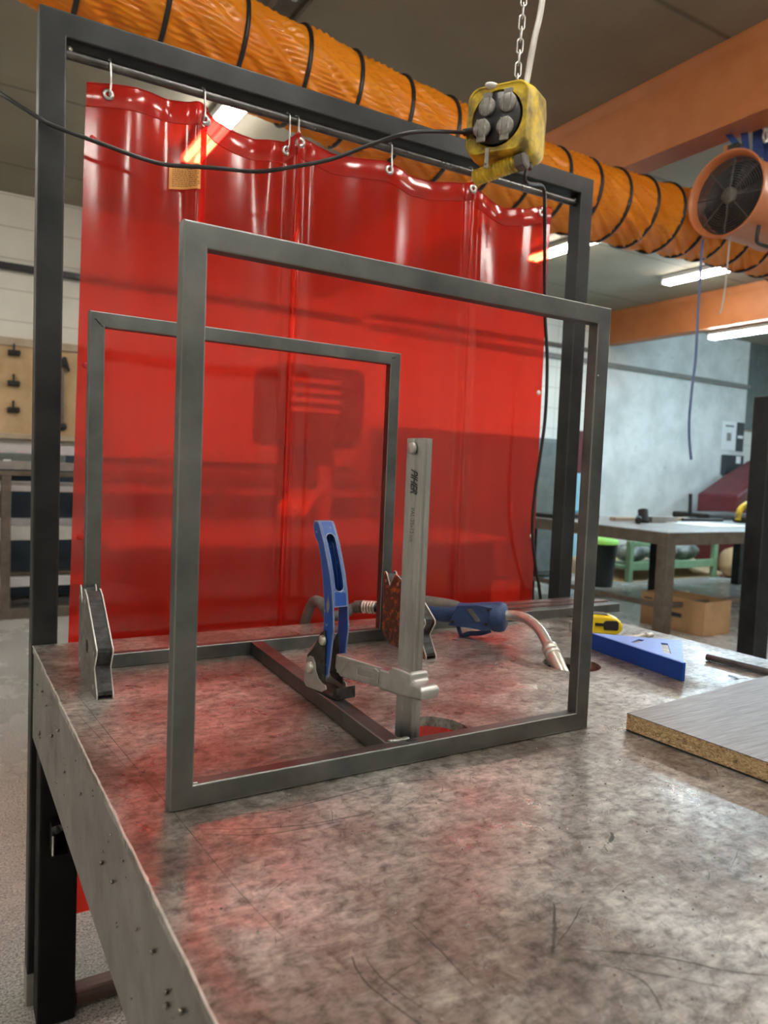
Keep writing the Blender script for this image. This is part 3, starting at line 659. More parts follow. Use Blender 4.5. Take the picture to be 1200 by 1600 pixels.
# ------------------------------------------------------------------ welded workpiece (two square frames and a cross rail)
H = .5; T = .0205; DP = .0155
def place(o, a):
    c, s = math.cos(a), math.sin(a)
    return lambda x, h, z: Vector((o[0] + c * x - s * h, o[1] + s * x + c * h, z))
t = thing('welded_steel_frame', 'bare grey steel workpiece of two upright square frames joined by a floor rail', 'metal frame', (.25, .24, 0))
def rrect(w_, h_, r, n=3):
    out = []
    for cx, cy, a0 in ((w_ - r, h_ - r, 0), (r, h_ - r, 90), (r, r, 180), (w_ - r, r, 270)):
        for k in range(n + 1): a_ = math.radians(a0 + 90 * k / n); out.append((cx + math.cos(a_) * r, cy + math.sin(a_) * r))
    return out
def mbar(fn, tt, dp, r, L, mit0=1, mit1=1):
    """bar of section tt x dp, fn(along, across, depth); ends mitred by the across coordinate"""
    pr = rrect(tt, dp, r); n = len(pr); vs = [fn(u * mit0, u, h) for u, h in pr] + [fn(L - u * mit1, u, h) for u, h in pr]
    mb = MB(); mb.add(vs, ([] if mit0 else [tuple(reversed(range(n)))]) + ([] if mit1 else [tuple(range(n, 2 * n))])); mb.f += [(k, (k + 1) % n, n + (k + 1) % n, n + k) for k in range(n)]; mb.sm += [True] * n; mb.wn = True; return mb
def square_frame(o, a, W, Hh, gap=0):
    fn = place(o, a); r = .0017; z0 = .0004
    mbar(lambda s_, u, h: fn(u, h, s_ + z0), T, DP, r, Hh - z0).build('upright', 'tube', t)
    mbar(lambda s_, u, h: fn(W - u, h, s_ + z0), T, DP, r, Hh - z0).build('upright', 'tube', t)
    mbar(lambda s_, u, h: fn(s_, h, Hh - u), T, DP, r, W).build('top_rail', 'tube', t)
    mbar(lambda s_, u, h: fn(s_, h, u + z0), T, DP, r, W).build('bottom_rail', 'tube', t)
    return fn
fnf = square_frame((0, 0), .0055, .5028, H)
fnb = square_frame((.0057, .4751), .0205, .510, .502)
# ground corner patches: thin weld skins
def weld(fn, x, z, h, r, n=7, sp=.004, m='tube_bright', ax=(1, 0)):
    mb = MB()
    for k in range(n):
        p = fn(x + ax[0] * k * sp, h, z + ax[1] * k * sp); mb.ball(p, r * (.8 + .4 * random.random()), 6, (1, .6, .6))
    return mb.build('weld_bead', m, t)
weld(fnf, T + .0005, T + .0006, .003, .0018, 3, .0012)
weld(fnf, .5028 - T - .003, T + .0004, .008, .0015, 4, .0012, 'black')
weld(fnb, .008, .502 - .011, .0002, .0016, 8, .0016, 'black', (.8, -.8))  # black beads drawn for the dark gap in the mitre
weld(fnb, .510 - .018, .502 - .010, .0002, .0014, 6, .0014, 'black', (1, .3))
xa0, xa1 = .236, .265
MB().prism([[(xa0 - T / 2, .0165), (xa0 + T / 2, .0165), (xa1 + T / 2, .479), (xa1 - T / 2, .479)]], .0002, T, lambda a, b, h: (a, b, h)).build('cross_rail', 'tube', t, .0016, 3)
mb = MB()
for k in range(10): mb.ball((.232 + k * .0022 + .001 * random.random(), .0165 + .002 * random.random(), T + .0004), .0028 + .001 * random.random(), 6, (1, 1, .6))
mb.build('weld_bead', 'tube_bright', t)
MB().ball((.254, .0115, T - .0012), .008, 10, (1.25, .65, .32)).build('weld_scorch', 'black', t)

# ------------------------------------------------------------------ welding magnets
MO = [(.0, .020), (.0, .1215), (-.004, .1235), (-.0075, .122), (-.020, .101), (-.036, .1225), (-.041, .123), (-.056, .117), (-.131, .062), (-.132, .057), (-.118, .036), (-.1385, .006), (-.1385, .001), (-.126, .0002), (-.070, .0002), (-.055, .001), (-.030, .003), (-.010, .010)]
def magnet(x0, y0, label, side):
    t = thing('welding_magnet', label, 'magnet', (x0 + .011, y0 - .07, 0))
    TH = .0215
    for xx, m in ((x0, 'magnet' if side else 'dirty_steel2'), (x0 + TH - .0022, 'magnet')):
        MB().prism([MO, circ(-.066, .052, .0095, 20)], xx, xx + .0022, lambda a, b, h: (h, y0 + a, b)).build('side_plate', m, t, .0004, 2)
    for xx in (x0 + .0011, x0 + TH - .0011):
        MB().tube([(xx, y0 + a, b + .0002) for a, b in MO], .0010, 6, closed=True).build('shiny_outline', 'edge', t)  # thin added tube painting the shine on the plate edges
    cx, cy = -.066, .058
    inner = [(cx + (a - cx) * .965, cy + (b - cy) * .95 + .0012) for a, b in MO]
    inner = [(a, max(b, .0006)) for a, b in inner]
    MB().prism([inner, circ(-.066, .052, .0095, 20)], x0 + .0023, x0 + TH - .0023, lambda a, b, h: (h, y0 + a, b)).build('magnet_core', 'core', t)
    for a, b in ((-.008, .108), (-.047, .108), (-.014, .022), (-.12, .055), (-.118, .012)):
        for xx in (x0 - .0008, x0 + TH - .0004):
            MB().cyl((xx, y0 + a, b), (xx + .0012, y0 + a, b), .0032, n=14).build('rivet', 'zinc', t)
MT['core'] = mat('taped_magnet_core', (.012, .012, .012), (.06, .062, .062), .2, .35, .6, 60, .9, 70, (1, 2, 1), bd=.004)
MT['dirty_steel2'] = mat('scuffed_magnet_plate', (.13, .12, .115), (.26, .25, .24), .7, .35, .5, 30)
magnet(-.0018, .4732, 'welding magnet at the foot of the rear frame left post, seen edge-on', False)
magnet(.4965, .4812, 'rusty orange-speckled welding magnet at the foot of the rear frame right post', True)

# ------------------------------------------------------------------ lever clamp
BX, BY = .268, .042
dd = Vector((-.10976222, .99395787, 0)); nn_ = Vector((.99395787, .10976222, 0))
CL = lambda a, b, z: Vector((BX, BY, 0)) + dd * a + nn_ * b + Vector((0, 0, z))
t = thing('lever_clamp', 'steel bar clamp with worn blue lever handle pressing the floor rail of the frame', 'clamp', (BX, BY, -.02))
g = .0016
prof = [(-.014, -.006), (-.004, -.006), (-.003, -.006 + g), (.003, -.006 + g), (.004, -.006), (.014, -.006), (.014, -.002), (.0128, -.001), (.0128, .001), (.014, .002), (.014, .006), (.004, .006), (.003, .006 - g), (-.003, .006 - g), (-.004, .006), (-.014, .006), (-.014, .002), (-.0125, .001), (-.0125, -.001), (-.014, -.002)]
MB().prism([prof], -.055, .336, lambda a, b, h: CL(a, b, h)).build('clamp_bar', 'bar', t, .0008, 2)
MB().prism([[(-.02, -.010), (.10, -.008), (.10, .008), (-.02, .010)]], -.075, -.056, lambda a, b, h: CL(a, b, h)).build('fixed_jaw', 'cast', t, .003, 3)
mb = MB(); mb.lathe([(0, .0062), (.001, .0066), (.0035, .0062), (.0045, .005), (.0045, .0001)], CL(.0025, -.0058, .325), -nn_, 24); mb.build('stop_pin', 'zinc', t)
# engraved writing
def on_bar(x, y, z): return CL(.0045 + y, -.00615, .305 - x)
text_mesh('PIHER', .0165, lambda x, y, z: CL(-.0005 - y * .95, -.00625, .302 - x * .60 - y * .30), 'ink', 'engraved_name', t, bold=.0005)
text_mesh('PAL-25x12 cm', .0085, lambda x, y, z: CL(-.0005 - y, -.00625, .262 - x * .72), 'ink', 'engraved_size', t)
# sliding arm
armtop = [(.135, .074), (.10, .0755), (.038, .0795), (.020, .081), (.012, .087), (.0, .088), (-.016, .0885), (-.017, .083), (-.030, .081), (-.036, .075), (-.034, .066), (-.018, .0615), (.004, .0585), (.022, .0565), (.038, .056), (.10, .050), (.14, .047)]
def arm_fn(a, b, h): return CL(a, h * (1.0 if a > .034 else 1.5), b)
MB().prism([[(.134, .0740), (.10, .0755), (.070, .0775), (.034, .0798), (.034, .0562), (.070, .0530), (.10, .0500), (.124, .0480), (.136, .0560)]], -.0062, .0062, lambda a, b, h: CL(a, h, b)).build('sliding_arm', 'cast', t, .0018, 3)
mb = MB(); mb.prism([[(.040, .0795), (.022, .0815), (.017, .0875), (-.004, .089), (-.0175, .088), (-.019, .079), (-.034, .077), (-.038, .070), (-.034, .0625), (.0, .058), (.040, .056)]], -.0125, .0125, lambda a, b, h: CL(a, h, b))
mb.build('arm_collar', 'cast', t, .004, 4)
MB().prism([[(.046, .0600), (.050, .0585), (.090, .0548), (.0935, .0570), (.0935, .0675), (.0905, .0705), (.052, .0755), (.046, .0735)], [(.052, .0635), (.0875, .0600), (.0885, .0660), (.053, .0705)]], -.0074, -.0060, lambda a, b, h: CL(a, h, b)).build('arm_rim', 'cast', t, .0004, 2)
MB().prism([[(.052, .0635), (.0875, .0600), (.0885, .0660), (.053, .0705)]], -.0066, -.0061, lambda a, b, h: CL(a, h, b)).build('arm_pocket', 'bar', t)
MB().prism([[(.104, .0725), (.124, .0715), (.132, .052), (.122, .0515)]], -.0068, -.0060, lambda a, b, h: CL(a, h, b)).build('arm_rib', 'bar', t, .0004)
# handle: hollow lever; front (-a) profile and rear profile
fr = [(.233, .1775), (.228, .1735), (.206, .161), (.189, .1535), (.169, .1455), (.150, .1400), (.131, .1365), (.104, .1335), (.085, .136), (.062, .139), (.043, .142)]
bk = [(.2335, .1865), (.226, .1885), (.214, .184), (.205, .1755), (.185, .168), (.166, .163), (.146, .159), (.127, .1565), (.098, .1565), (.080, .152), (.062, .150), (.041, .149)]
HW = .0118
side = [(a, z) for z, a in fr] + [(a, z) for z, a in reversed(bk)]
for sgn in (-1, 1):
    b0 = sgn * HW; b1 = sgn * (HW - .0022)
    MB().prism([side], min(b0, b1), max(b0, b1), lambda a, b, h: CL(a, h * (1.0), b)).build('handle_cheek', 'blueworn', t, .0009, 2)
# front web with slot: sweep strip along the front profile
def web(prof, th, slot, name, z0=.105, mtl='blueworn'):
    L = [(z, a) for z, a in prof if z >= z0]; tot = [0]
    for (z, a), (z2, a2) in zip(L, L[1:]): tot.append(tot[-1] + math.hypot(z - z2, a - a2))
    def at(s_):
        for i in range(len(L) - 1):
            if s_ <= tot[i + 1] or i == len(L) - 2:
                u = (s_ - tot[i]) / (tot[i + 1] - tot[i]); return L[i][0] + (L[i + 1][0] - L[i][0]) * u, L[i][1] + (L[i + 1][1] - L[i][1]) * u
    N_ = 40; hw = HW - .0023
    o = [(-hw, tot[-1] * k / N_) for k in range(N_ + 1)] + [(hw, tot[-1] * k / N_) for k in range(N_, -1, -1)]
    loops = [o]
    if slot:
        s0, s1, rw = slot; hl = []
        for k in range(13): a_ = PI + PI * k / 12; hl.append((math.cos(a_) * rw, s0 + rw + math.sin(a_) * rw))
        for k in range(1, 16): hl.append((rw, s0 + rw + (s1 - s0 - 2 * rw) * k / 16))
        for k in range(13): a_ = PI * k / 12; hl.append((math.cos(a_) * rw, s1 - rw + math.sin(a_) * rw))
        for k in range(15, 0, -1): hl.append((-rw, s0 + rw + (s1 - s0 - 2 * rw) * k / 16))
        loops.append(hl)
    def fn(b, s_, h):
        z, a = at(max(0, min(tot[-1], s_))); return CL(a + h, b, z)
    MB().prism(loops, -.0002, th, fn).build(name, mtl, t, .0004 if slot else 0, 2)
web(fr, .0022, (.018, .092, .0062), 'handle_face')
web([(z, a - .0022) for z, a in bk if z > .1], .002, None, 'handle_back', .1)
MB().prism([[(-HW + .0023, -.0), (HW - .0023, 0), (HW - .0023, .0075), (-HW + .0023, .0075)]], 0, .0022, lambda a, b, h: CL(.178 + b, a, .2308 + h)).build('handle_cap', 'blueworn', t, .0006)
for k in range(1):
    MB().prism([[(.1445, .128), (.147, .122), (.1500, .126), (.1505, .134), (.1488, .140), (.1475, .146), (.1460, .139), (.1440, .134)]], -HW - .0002, -HW - .00002, lambda a, b, h: CL(a, h, b)).build('chipped_patch', 'bar', t)
# black inner cheeks, ratchet plates and bolts
for sgn in (-1, 1):
    b0, b1 = sorted((sgn * (HW + .0004), sgn * (HW + .0022)))
    MB().prism([[(.150, .101), (.158, .096), (.176, .072), (.188, .062), (.188, .050), (.170, .034), (.145, .030), (.147, .055), (.147, .085)]], b0, b1, lambda a, b, h: CL(a, h, b)).build('cam_plate', 'dirty_steel', t, .0005)
    b0, b1 = sorted((sgn * (HW + .0024), sgn * (HW + .0038)))
    MB().prism([[(.187, .058), (.180, .0625), (.172, .062), (.166, .056), (.164, .047), (.158, .039), (.148, .035), (.141, .034), (.139, .0295), (.150, .0235), (.186, .0215), (.192, .027), (.190, .045)]], b0, b1, lambda a, b, h: CL(a, h, b)).build('pressure_plate', 'cast', t, .0006)
    for a, z, r in ((.152, .088, .0066), (.177, .048, .0075)):
        mb = MB(); mb.lathe([(0, r), (.0026, r * .96), (.0044, r * .62), (.0046, .0001)], CL(a, sgn * (HW + (.0022 if z > .06 else .0038)), z), nn_ * sgn, 18); mb.build('bolt', 'chrome', t)
MB().prism([[(.118, .0212), (.190, .0212), (.190, .0245), (.128, .0245), (.124, .034), (.119, .036)]], -HW - .002, HW + .002, lambda a, b, h: CL(a, h, b)).build('pressure_foot', 'dirty_steel', t, .0008)
mb = MB()
for k in range(7): mb.cyl(CL(.174 + k * .0028, -.004, .079 - k * .0024), CL(.176 + k * .0028, -.004, .0775 - k * .0024), .0052, n=12)
mb.cyl(CL(.165, -.004, .085), CL(.192, -.004, .063), .0036, n=10); mb.build('spring_screw', 'zinc', t)

# ------------------------------------------------------------------ welding torch
t = thing('welding_torch', 'blue welding torch with curved nickel neck, lying with its nozzle in the table hole', 'welding torch', (.63, .46, 0))
def TF(P0, P1):
    P0 = Vector(P0); P1 = Vector(P1); d = (P1 - P0); L = d.length; d.normalize(); s_ = Vector((d.y, -d.x, 0)).normalized(); u = s_.cross(d)
    return lambda a, b, h: P0 + d * a + s_ * b + u * h, L
P0 = (.556, .600, .034); P1 = (.698, .405, .046); tf, L = TF(P0, P1)
prof = [(0, .016, .0), (.03, .018, .001), (.06, .020, .002), (.09, .0215, .003), (.12, .0205, .002), (.15, .019, .001), (.175, .0195, 0), (.2, .0235, -.001), (.22, .0255, -.001), (.236, .025, -.002), (L, .020, -.002)]
prof = [(a * L / .236 if a < L else a, r, o_) for a, r, o_ in prof[:-1]] 
def lerp3(a, i): return lerp(a, [(p[0], p[i]) for p in prof])
pts = []; rr = []
for k in range(29):
    a = L * k / 28; w_ = .0008 * math.sin(a * 190) if .03 < a < .14 else 0
    pts.append(tf(a, 0, lerp3(a, 2) - w_)); rr.append((lerp3(a, 1) * .82, lerp3(a, 1) + w_))
MB().tube(pts, rr, 24).build('handle', 'grip', t, sub=1)
pts = [tf(a, 0, lerp3(a, 2) + .0112) for a in [.004 + .165 * k / 14 for k in range(15)]]
MB().tube(pts, [(.0145 * math.sin(PI * (k + 1.6) / 17) ** .35 + .001, .0150 * math.sin(PI * (k + 1.6) / 17) ** .35) for k in range(15)], 20).build('rubber_pad', 'rubber', t, sub=1)
# side shell with recess, screws
MB().prism([[(.150, -.020), (.168, .018), (.205, .021), (.232, .018), (.2385, -.012), (.225, -.026), (.19, -.022)]], .0185, .0215, lambda a, b, h: tf(a, h, b)).build('side_shell', 'grip', t, .002, 3)
MB().prism([[(.186, .012), (.194, .014), (.212, -.008), (.204, -.011)]], .0213, .0225, lambda a, b, h: tf(a, h, b)).build('side_recess', 'rubber', t, .0008)
for a, b in ((.160, -.013), (.226, .013), (.222, -.013)):
    MB().cyl(tf(a, .0205, b), tf(a, .0228, b), .0032, n=14).build('screw', 'black', t)
tri = spline([tf(.162, 0, -.018), tf(.166, 0, -.034), tf(.172, 0, -.0405), tf(.186, 0, -.036), tf(.205, 0, -.034), tf(.224, 0, -.027)], 5)
MB().tube(tri, (.0055, .0028), 10).build('trigger', 'grip', t)
MB().lathe([(-.012, .0265), (0, .0275), (.008, .0255), (.012, .018), (.012, .0001)], tf(L, 0, -.002), Vector(P1) - Vector(P0), 28).build('front_collar', 'grip', t)
nk_ = spline([tf(L + .010, 0, .002), (.712, .383, .050), (.716, .355, .0495), (.709, .315, .040), (.695, .277, .024), (.690, .266, .019)], 7)
MB().tube(nk_, .0088, 18).build('neck', 'chrome', t)
nd = (Vector((.672, .213, -.012)) - Vector((.690, .266, .019))).normalized(); nz0 = Vector((.6905, .2675, .0198))
MB().lathe([(-.003, .009), (-.003, .0125), (.006, .013), (.007, .0115), (.009, .0115), (.010, .0135), (.018, .0135), (.019, .0118)], nz0, nd, 28).build('neck_nut', 'chrome', t)
MB().lathe([(.019, .0118), (.024, .0122), (.060, .0105), (.088, .0098), (.088, .008), (.05, .008)], nz0, nd, 28).build('gas_nozzle', 'chrome', t)
back = (Vector(P0) - Vector(P1)).normalized()
for k in range(5):
    p = Vector(P0) + back * (.003 + k * .0058); MB().lathe([(0, .0088), (0, .0125), (.0036, .0125), (.0036, .0088)], p, back, 20).build('spring_coil', 'chrome', t)
MB().cyl(Vector(P0), Vector(P0) + back * .034, .0095, n=16).build('spring_core', 'dirty_steel', t)
q = Vector(P0) + back * .033
cab = spline([q, q + back * .02 + Vector((0, 0, -.004)), (.505, .636, .018), (.470, .632, .018), (.458, .628, .032), (.449, .634, .046), (.445, .655, .040), (.44, .674, .0), (.43, .684, -.10), (.45, .70, -.30), (.52, .74, -.56), (.7, .85, -.585)], 8)
MB().tube(cab, [.0125 if k < 6 else max(.0095, .0125 - .0006 * k) for k in range(len(cab))], 14).build('torch_cable', 'rubber', t)

# ------------------------------------------------------------------ loose items on the table
def hollow(x0, x1, y, z, sy, sz, label, m, rz=0):
    mb = MB(); th = .0022
    mb.prism([[(y, z), (y + sy, z), (y + sy, z + sz), (y, z + sz)], [(y + th, z + th), (y + sy - th, z + th), (y + sy - th, z + sz - th), (y + th, z + sz - th)]], x0, x1, lambda a, b, h: (h, a + (h - x1) * rz, b))
    return tag(mb.build('steel_tube', m, bevel=.0016), label, 'steel tube')
hollow(.62, 1.153, .530, .0003, .0275, .0195, 'grey square steel tube lying nearest the torch at the back of the table', 'tube', .004)
hollow(.70, 1.150, .5605, .0003, .026, .0215, 'brownish square steel tube behind the grey tube on the table', 'brown_tube', .0)
hollow(.76, 1.110, .5885, .0003, .027, .0235, 'brown steel tube at the very back edge of the table', 'brown_tube', .0)
# tape measure
t = thing('tape_measure', 'yellow tape measure with black lock button behind the blue square', 'tape measure', (.935, .395, 0), math.radians(-38))
def loc(a, b, c): return (a, b, c)
prf = [(-.045, .0), (.036, .0), (.046, .008), (.046, .020), (.040, .030), (.022, .036), (-.012, .037), (-.034, .033), (-.046, .022)]
MB().prism([prf], -.018, .018, lambda a, b, h: (a, h, b)).build('tape_body', 'tapey', t, .006, 4, local=True)
MB().prism([[(-.03, .0365), (.02, .0365), (.014, .0385), (-.024, .0385)]], -.012, .012, lambda a, b, h: (a, h, b)).build('tape_top_pad', 'rubber', t, .001, local=True)
MB().prism([[(.012, .009), (.036, .009), (.038, .012), (.038, .025), (.034, .028), (.014, .027), (.010, .024), (.010, .012)]], -.0205, -.0175, lambda a, b, h: (a, h, b)).build('lock_button', 'black', t, .0012, local=True)
MB().prism([[(-.006, .016), (.012, .016), (.012, .022), (-.006, .022)]], -.0205, -.0175, lambda a, b, h: (a, h, b)).build('button_slot', 'black', t, .0006, local=True)
MB().box(-.052, -.0455, -.008, .008, .002, .018).build('blade_hook', 'zinc', t, .0008, local=True)
# small steel bit behind the square
t = thing('steel_bit', 'small steel drill bit between the tape measure and the blue square', 'drill bit', (.985, .335, .006))
a0 = Vector((.940, .322, .0045)); a1 = Vector((1.01, .322, .0045))
MB().lathe([(0, .0001), (0, .0035), (.025, .0035), (.026, .0052), (.045, .0052), (.046, .003), (.055, .003), (.056, .0045), (.068, .0045), (.068, .0001)], a0, a1 - a0, 14).build('bit_body', 'chrome', t)
MB().lathe([(.050, .0032), (.051, .0056), (.054, .0056), (.055, .0032)], a0, a1 - a0, 14).build('bit_collar', 'zinc', t)
# blue square: tall fence + triangular plate with slots
t = thing('carpenter_square', 'blue aluminium speed square with thick fence, lying right of the front frame', 'square', (.86, .22, 0))
A = Vector((.7925, .0905, 0)); B_ = Vector((.8165, .312, 0)); fd = (B_ - A).normalized(); fn_ = Vector((fd.y, -fd.x, 0))
SQ = lambda a, b, z: A + fd * a + fn_ * b + Vector((0, 0, z))
FL = (B_ - A).length
MB().prism([[(0, 0), (FL, 0), (FL, .006), (0, .006)]], .0002, .0285, lambda a, b, h: SQ(a, b, h)).build('fence', 'square', t, .0006)
def slot2(a0, b0, a1, b1, w_):
    d = Vector((a1 - a0, b1 - b0)).normalized(); n = Vector((-d.y, d.x)) * w_
    return [(a0 + n.x, b0 + n.y), (a1 + n.x, b1 + n.y), (a1 - n.x, b1 - n.y), (a0 - n.x, b0 - n.y)]
MB().prism([[(.004, .0062), (FL - .004, .0062), (.130, .122), (.121, .1265)], slot2(.060, .030, .118, .082, .0055), slot2(.135, .03, .150, .062, .005)], .0235, .0265, lambda a, b, h: SQ(a, b, h)).build('blade_plate', 'square_lit', t, .0003)
# round rod
t_ = MB(); t_.cyl((.949, .160, .0059), (.9585, .046, .0059), .0056, n=20); tag(t_.build('steel_rod', 'rod'), 'short dark round steel rod at the right edge of the table', 'steel rod')
mb = MB(); mb.tube([(.896, .083, .0008), (.893, .072, .0012), (.890, .062, .0008)], .0008, 6); tag(mb.build('wire_offcut', 'dirty_steel'), 'tiny wire offcut between the rod and the chipboard', 'wire')
# chipboard
t = thing('chipboard_panel', 'grey wood-grain laminated chipboard offcut with raw edge', 'board', (.75, -.12, 0))
BP = [(.5385, -.020), (.556, -.197), (.588, -.52), (1.045, -.52), (1.045, .081), (.94, .064)]
BP = [(.5405, -.0215), (.5545, -.197), (.580, -.52), (1.05, -.52), (1.05, .075)]
BP = [(.5395, -.024), (.5505, -.195), (.571, -.52), (1.05, -.49), (1.05, .0255)]
MB().prism([BP], .0022, .0207, lambda a, b, h: (a, b, h)).build('chipboard_core', 'chip', t)
MB().prism([BP], .0208, .0218, lambda a, b, h: (a, b, h)).build('laminate', 'lamin', t)
MB().prism([BP], .0004, .0021, lambda a, b, h: (a, b, h)).build('backing_sheet', 'hammer', t)

# ------------------------------------------------------------------ curtain stand (gantry) and curtains
GX0, GX1, GY, GT, GZ = -.0429, 1.1271, .6605, .0385, .982
gzl = lambda x: GZ + .0048 * (x - GX0)
t = thing('curtain_stand', 'tall dark square-tube frame behind the table, carrying the curtain rod', 'frame', (.54, .68, FZ))
P = lambda x, z, h: Vector((x, GY + h - .0034 * (x - GX0), z))
mbar(lambda s_, u, h: P(GX0 + u, -.545 + s_, h), GT, GT, .003, gzl(0) + .545, 0, 1).build('upright', 'gantry', t)
mbar(lambda s_, u, h: P(GX1 - u, FZ + .001 + s_, h), GT, GT, .003, gzl(GX1) - FZ - .001, 0, 1).build('upright', 'gantry', t)
mbar(lambda s_, u, h: P(GX0 + s_, gzl(GX0 + s_) - u, h), GT, GT, .003, GX1 - GX0, 1, 1).build('top_bar', 'gantry', t)
MB().prism([[(GX0 - .001, FZ + .001), (GX0 + GT + .001, FZ + .001), (GX0 + GT + .001, -.5455), (GX0 - .001, -.5455)]], -.001, GT + .001, P).build('foot_socket', 'graypipe', t, .002)
RY = GY + .019; RZ = lambda x: .928 + .004 * x
MB().cyl((GX0 + GT + .0002, RY, RZ(0)), (GX1 - GT - .0002, RY - .003, RZ(GX1)), .0078, n=20).build('curtain_rod', 'rod', t)
MB().ball((GX0 + GT + .006, RY - .004, RZ(0) + .006), .005, 8).build('weld_bead', 'chrome', t)
MB().ball((GX1 - GT - .005, RY - .006, RZ(1.1) + .004), .006, 8).build('weld_bead', 'gantry', t)

def folds(x, z, seed):
    d = (.89 - z); f = 0
    for cx, w_, am, dec in FOLDS:
        f += am * (.65 if w_ > .011 else 1) * math.exp(-((x - cx) / w_) ** 2) * math.exp(-d * dec)
    return f + .004 * mnoise.noise(Vector((x * 7, 5.1, z * .8))) + .0015 * mnoise.noise(Vector((x * 25, 2.0, z * 2))) * math.exp(-d * 3)
FOLDS = [(.10, .035, -.010, 2.0), (.155, .02, .010, 9), (.205, .012, -.022, 1.2), (.29, .05, .012, 4), (.345, .02, -.012, 5), (.385, .009, -.022, 1.0), (.405, .014, .012, 1.0), (.48, .05, .010, 3), (.60, .03, -.008, 3), (.70, .05, .012, 2), (.787, .009, -.016, .6), (.802, .010, .010, .6), (.87, .035, .016, 6), (.93, .03, -.01, 6), (1.0, .03, -.006, 3)]
TOP = [(.02, .892), (.057, .899), (.10, .903), (.148, .905), (.19, .907), (.221, .908), (.24, .895), (.28, .886), (.312, .882), (.345, .884), (.368, .888), (.395, .909), (.43, .897), (.466, .892), (.52, .896), (.578, .903), (.61, .897), (.638, .890), (.70, .894), (.76, .903), (.791, .907), (.83, .893), (.888, .880), (.94, .886), (.985, .902), (1.02, .906)]
ZB = -.475
def curtain(x0, x1, yo, seed, label, eyes, sp=0, dx0=0, dx1=0):
    t = thing('welding_curtain', label, 'curtain', ((x0 + x1) / 2, RY + yo, ZB), 0, None)
    nx = max(40, int((x1 - x0) * 260)); nz = 90; hem = .036
    def pos(x, z, off=0):
        u = (x - x0) / (x1 - x0); d = (.89 - z) / 1.36
        xx = x + (dx0 * (1 - u) + dx1 * u) * d
        return (xx, RY + yo + off + folds(x, z, seed), z)
    vs = []; fs = []
    for j in range(nz + 1):
        v = j / nz; 
        for i in range(nx + 1):
            x = x0 + (x1 - x0) * i / nx; zt = lerp(x, TOP) - hem; z = zt + (ZB - zt) * (v ** 1.15); vs.append(pos(x, z))
    for j in range(nz):
        for i in range(nx): a = j * (nx + 1) + i; fs.append((a, a + 1, a + nx + 2, a + nx + 1))
    mb = MB(); mb.add(vs, fs, True); mb.build('curtain_panel', 'curtain', t)
    vs = []; fs = []
    for j in range(9):
        v = j / 8
        for i in range(nx + 1):
            x = x0 + (x1 - x0) * i / nx; z = lerp(x, TOP) - (hem + .001) * v; vs.append(pos(x, z, -.0006 - .0022 * math.sin(PI * v)))
    for j in range(8):
        for i in range(nx): a = j * (nx + 1) + i; fs.append((a, a + 1, a + nx + 2, a + nx + 1))
    mb = MB(); mb.add(vs, fs, True); mb.build('hem', 'hem', t)
    # seam lines: piping along top and hem bottom
    for off, r in ((0, .0011), (hem, .0008)):
        mb = MB(); mb.tube([Vector(pos(x0 + (x1 - x0) * i / nx, lerp(x0 + (x1 - x0) * i / nx, TOP) - off, -.001)) for i in range(nx + 1)], r, 6); mb.build('seam', 'hem', t)
    for ex, ez in eyes:
        p = Vector(pos(ex, ez, -.004)); mb = MB()
        mb.lathe([(-.0012, .0035), (-.0022, .005), (-.0015, .0088), (.0015, .0092), (.0015, .0035), (-.0012, .0035)], p, (0.1, 1, 0), 24); mb.build('eyelet', 'zinc', t)
    return t, pos
c1, p1 = curtain(.0275, .2235, .000, 1.0, 'left strip of red welding curtain with orange warning label', [(.060, .882), (.2165, .884)], dx0=-.020, dx1=0)
c2, p2 = curtain(.2125, .392, .0065, 2.0, 'narrow middle strip of red welding curtain, lamp glowing behind its top', [(.222, .886), (.371, .873)], dx0=0, dx1=0)
c3, p3 = curtain(.384, 1.0155, -.001, 3.0, 'widest strip of red welding curtain at the right of the rod', [(.390, .886), (.586, .887), (.783, .891), (.985, .887)], dx0=0, dx1=.014)
mb = MB()
a = Vector(p1(.161, .775)) ; 
lv = [Vector(p1(.161 + .050 * i / 8, .800 + .008 * i / 8 - (.042 if k else 0) , -.002)) for k in (0, 1) for i in range(9)]
mb.add(lv, [(i, i + 1, i + 10, i + 9) for i in range(8)]); lab = mb.build('warning_label', 'sticker', c1, solid=.0004)
mb = MB()
for r in range(11):
    z = .797 - r * .0034; x = .166
    while x < .205:
        wl = random.uniform(.0015, .005) if r else .004
        h = .0007 if r else .0011
        zz = lambda xx: z + .008 * (xx - .161) / .05
        q = [Vector(p1(xx, zz(xx) + dz, -.0026)) for xx, dz in ((x, -h), (x + wl, -h), (x + wl, h), (x, h))]
        mb.add(q, [(0, 1, 2, 3)]); x += wl + (.0012 if r else .0014)
o = mb.build('label_print', 'tiny', lab)
for ct, pp, x, zs in ((c1, p1, .028 + .012, (.81, .45, .17)), (c3, p3, 1.005, (.80, .49, .16))):
    for z in zs:
        p = Vector(pp(x, z, -.002)); mb = MB(); mb.lathe([(-.0008, .0001), (-.0012, .0032), (0, .005), (.001, .0055)], p, (0, 1, 0), 16); mb.build('snap_button', 'hem' if ct is c1 else 'paper', ct)
HK = [(.0615, 'first curtain hook from the left, over the left strip'), (.2145, 'second curtain hook from the left, where two strips meet'), (.371, 'thin curtain hook at the right end of the narrow middle strip'), (.389, 'curtain hook at the left end of the widest strip'), (.588, 'curtain hook between the power cable and the wide strip'), (.786, 'curtain hook just below the yellow socket box'), (.987, 'last curtain hook at the right end of the rod')]
ez = [.882, .884, .873, .886, .887, .891, .887]
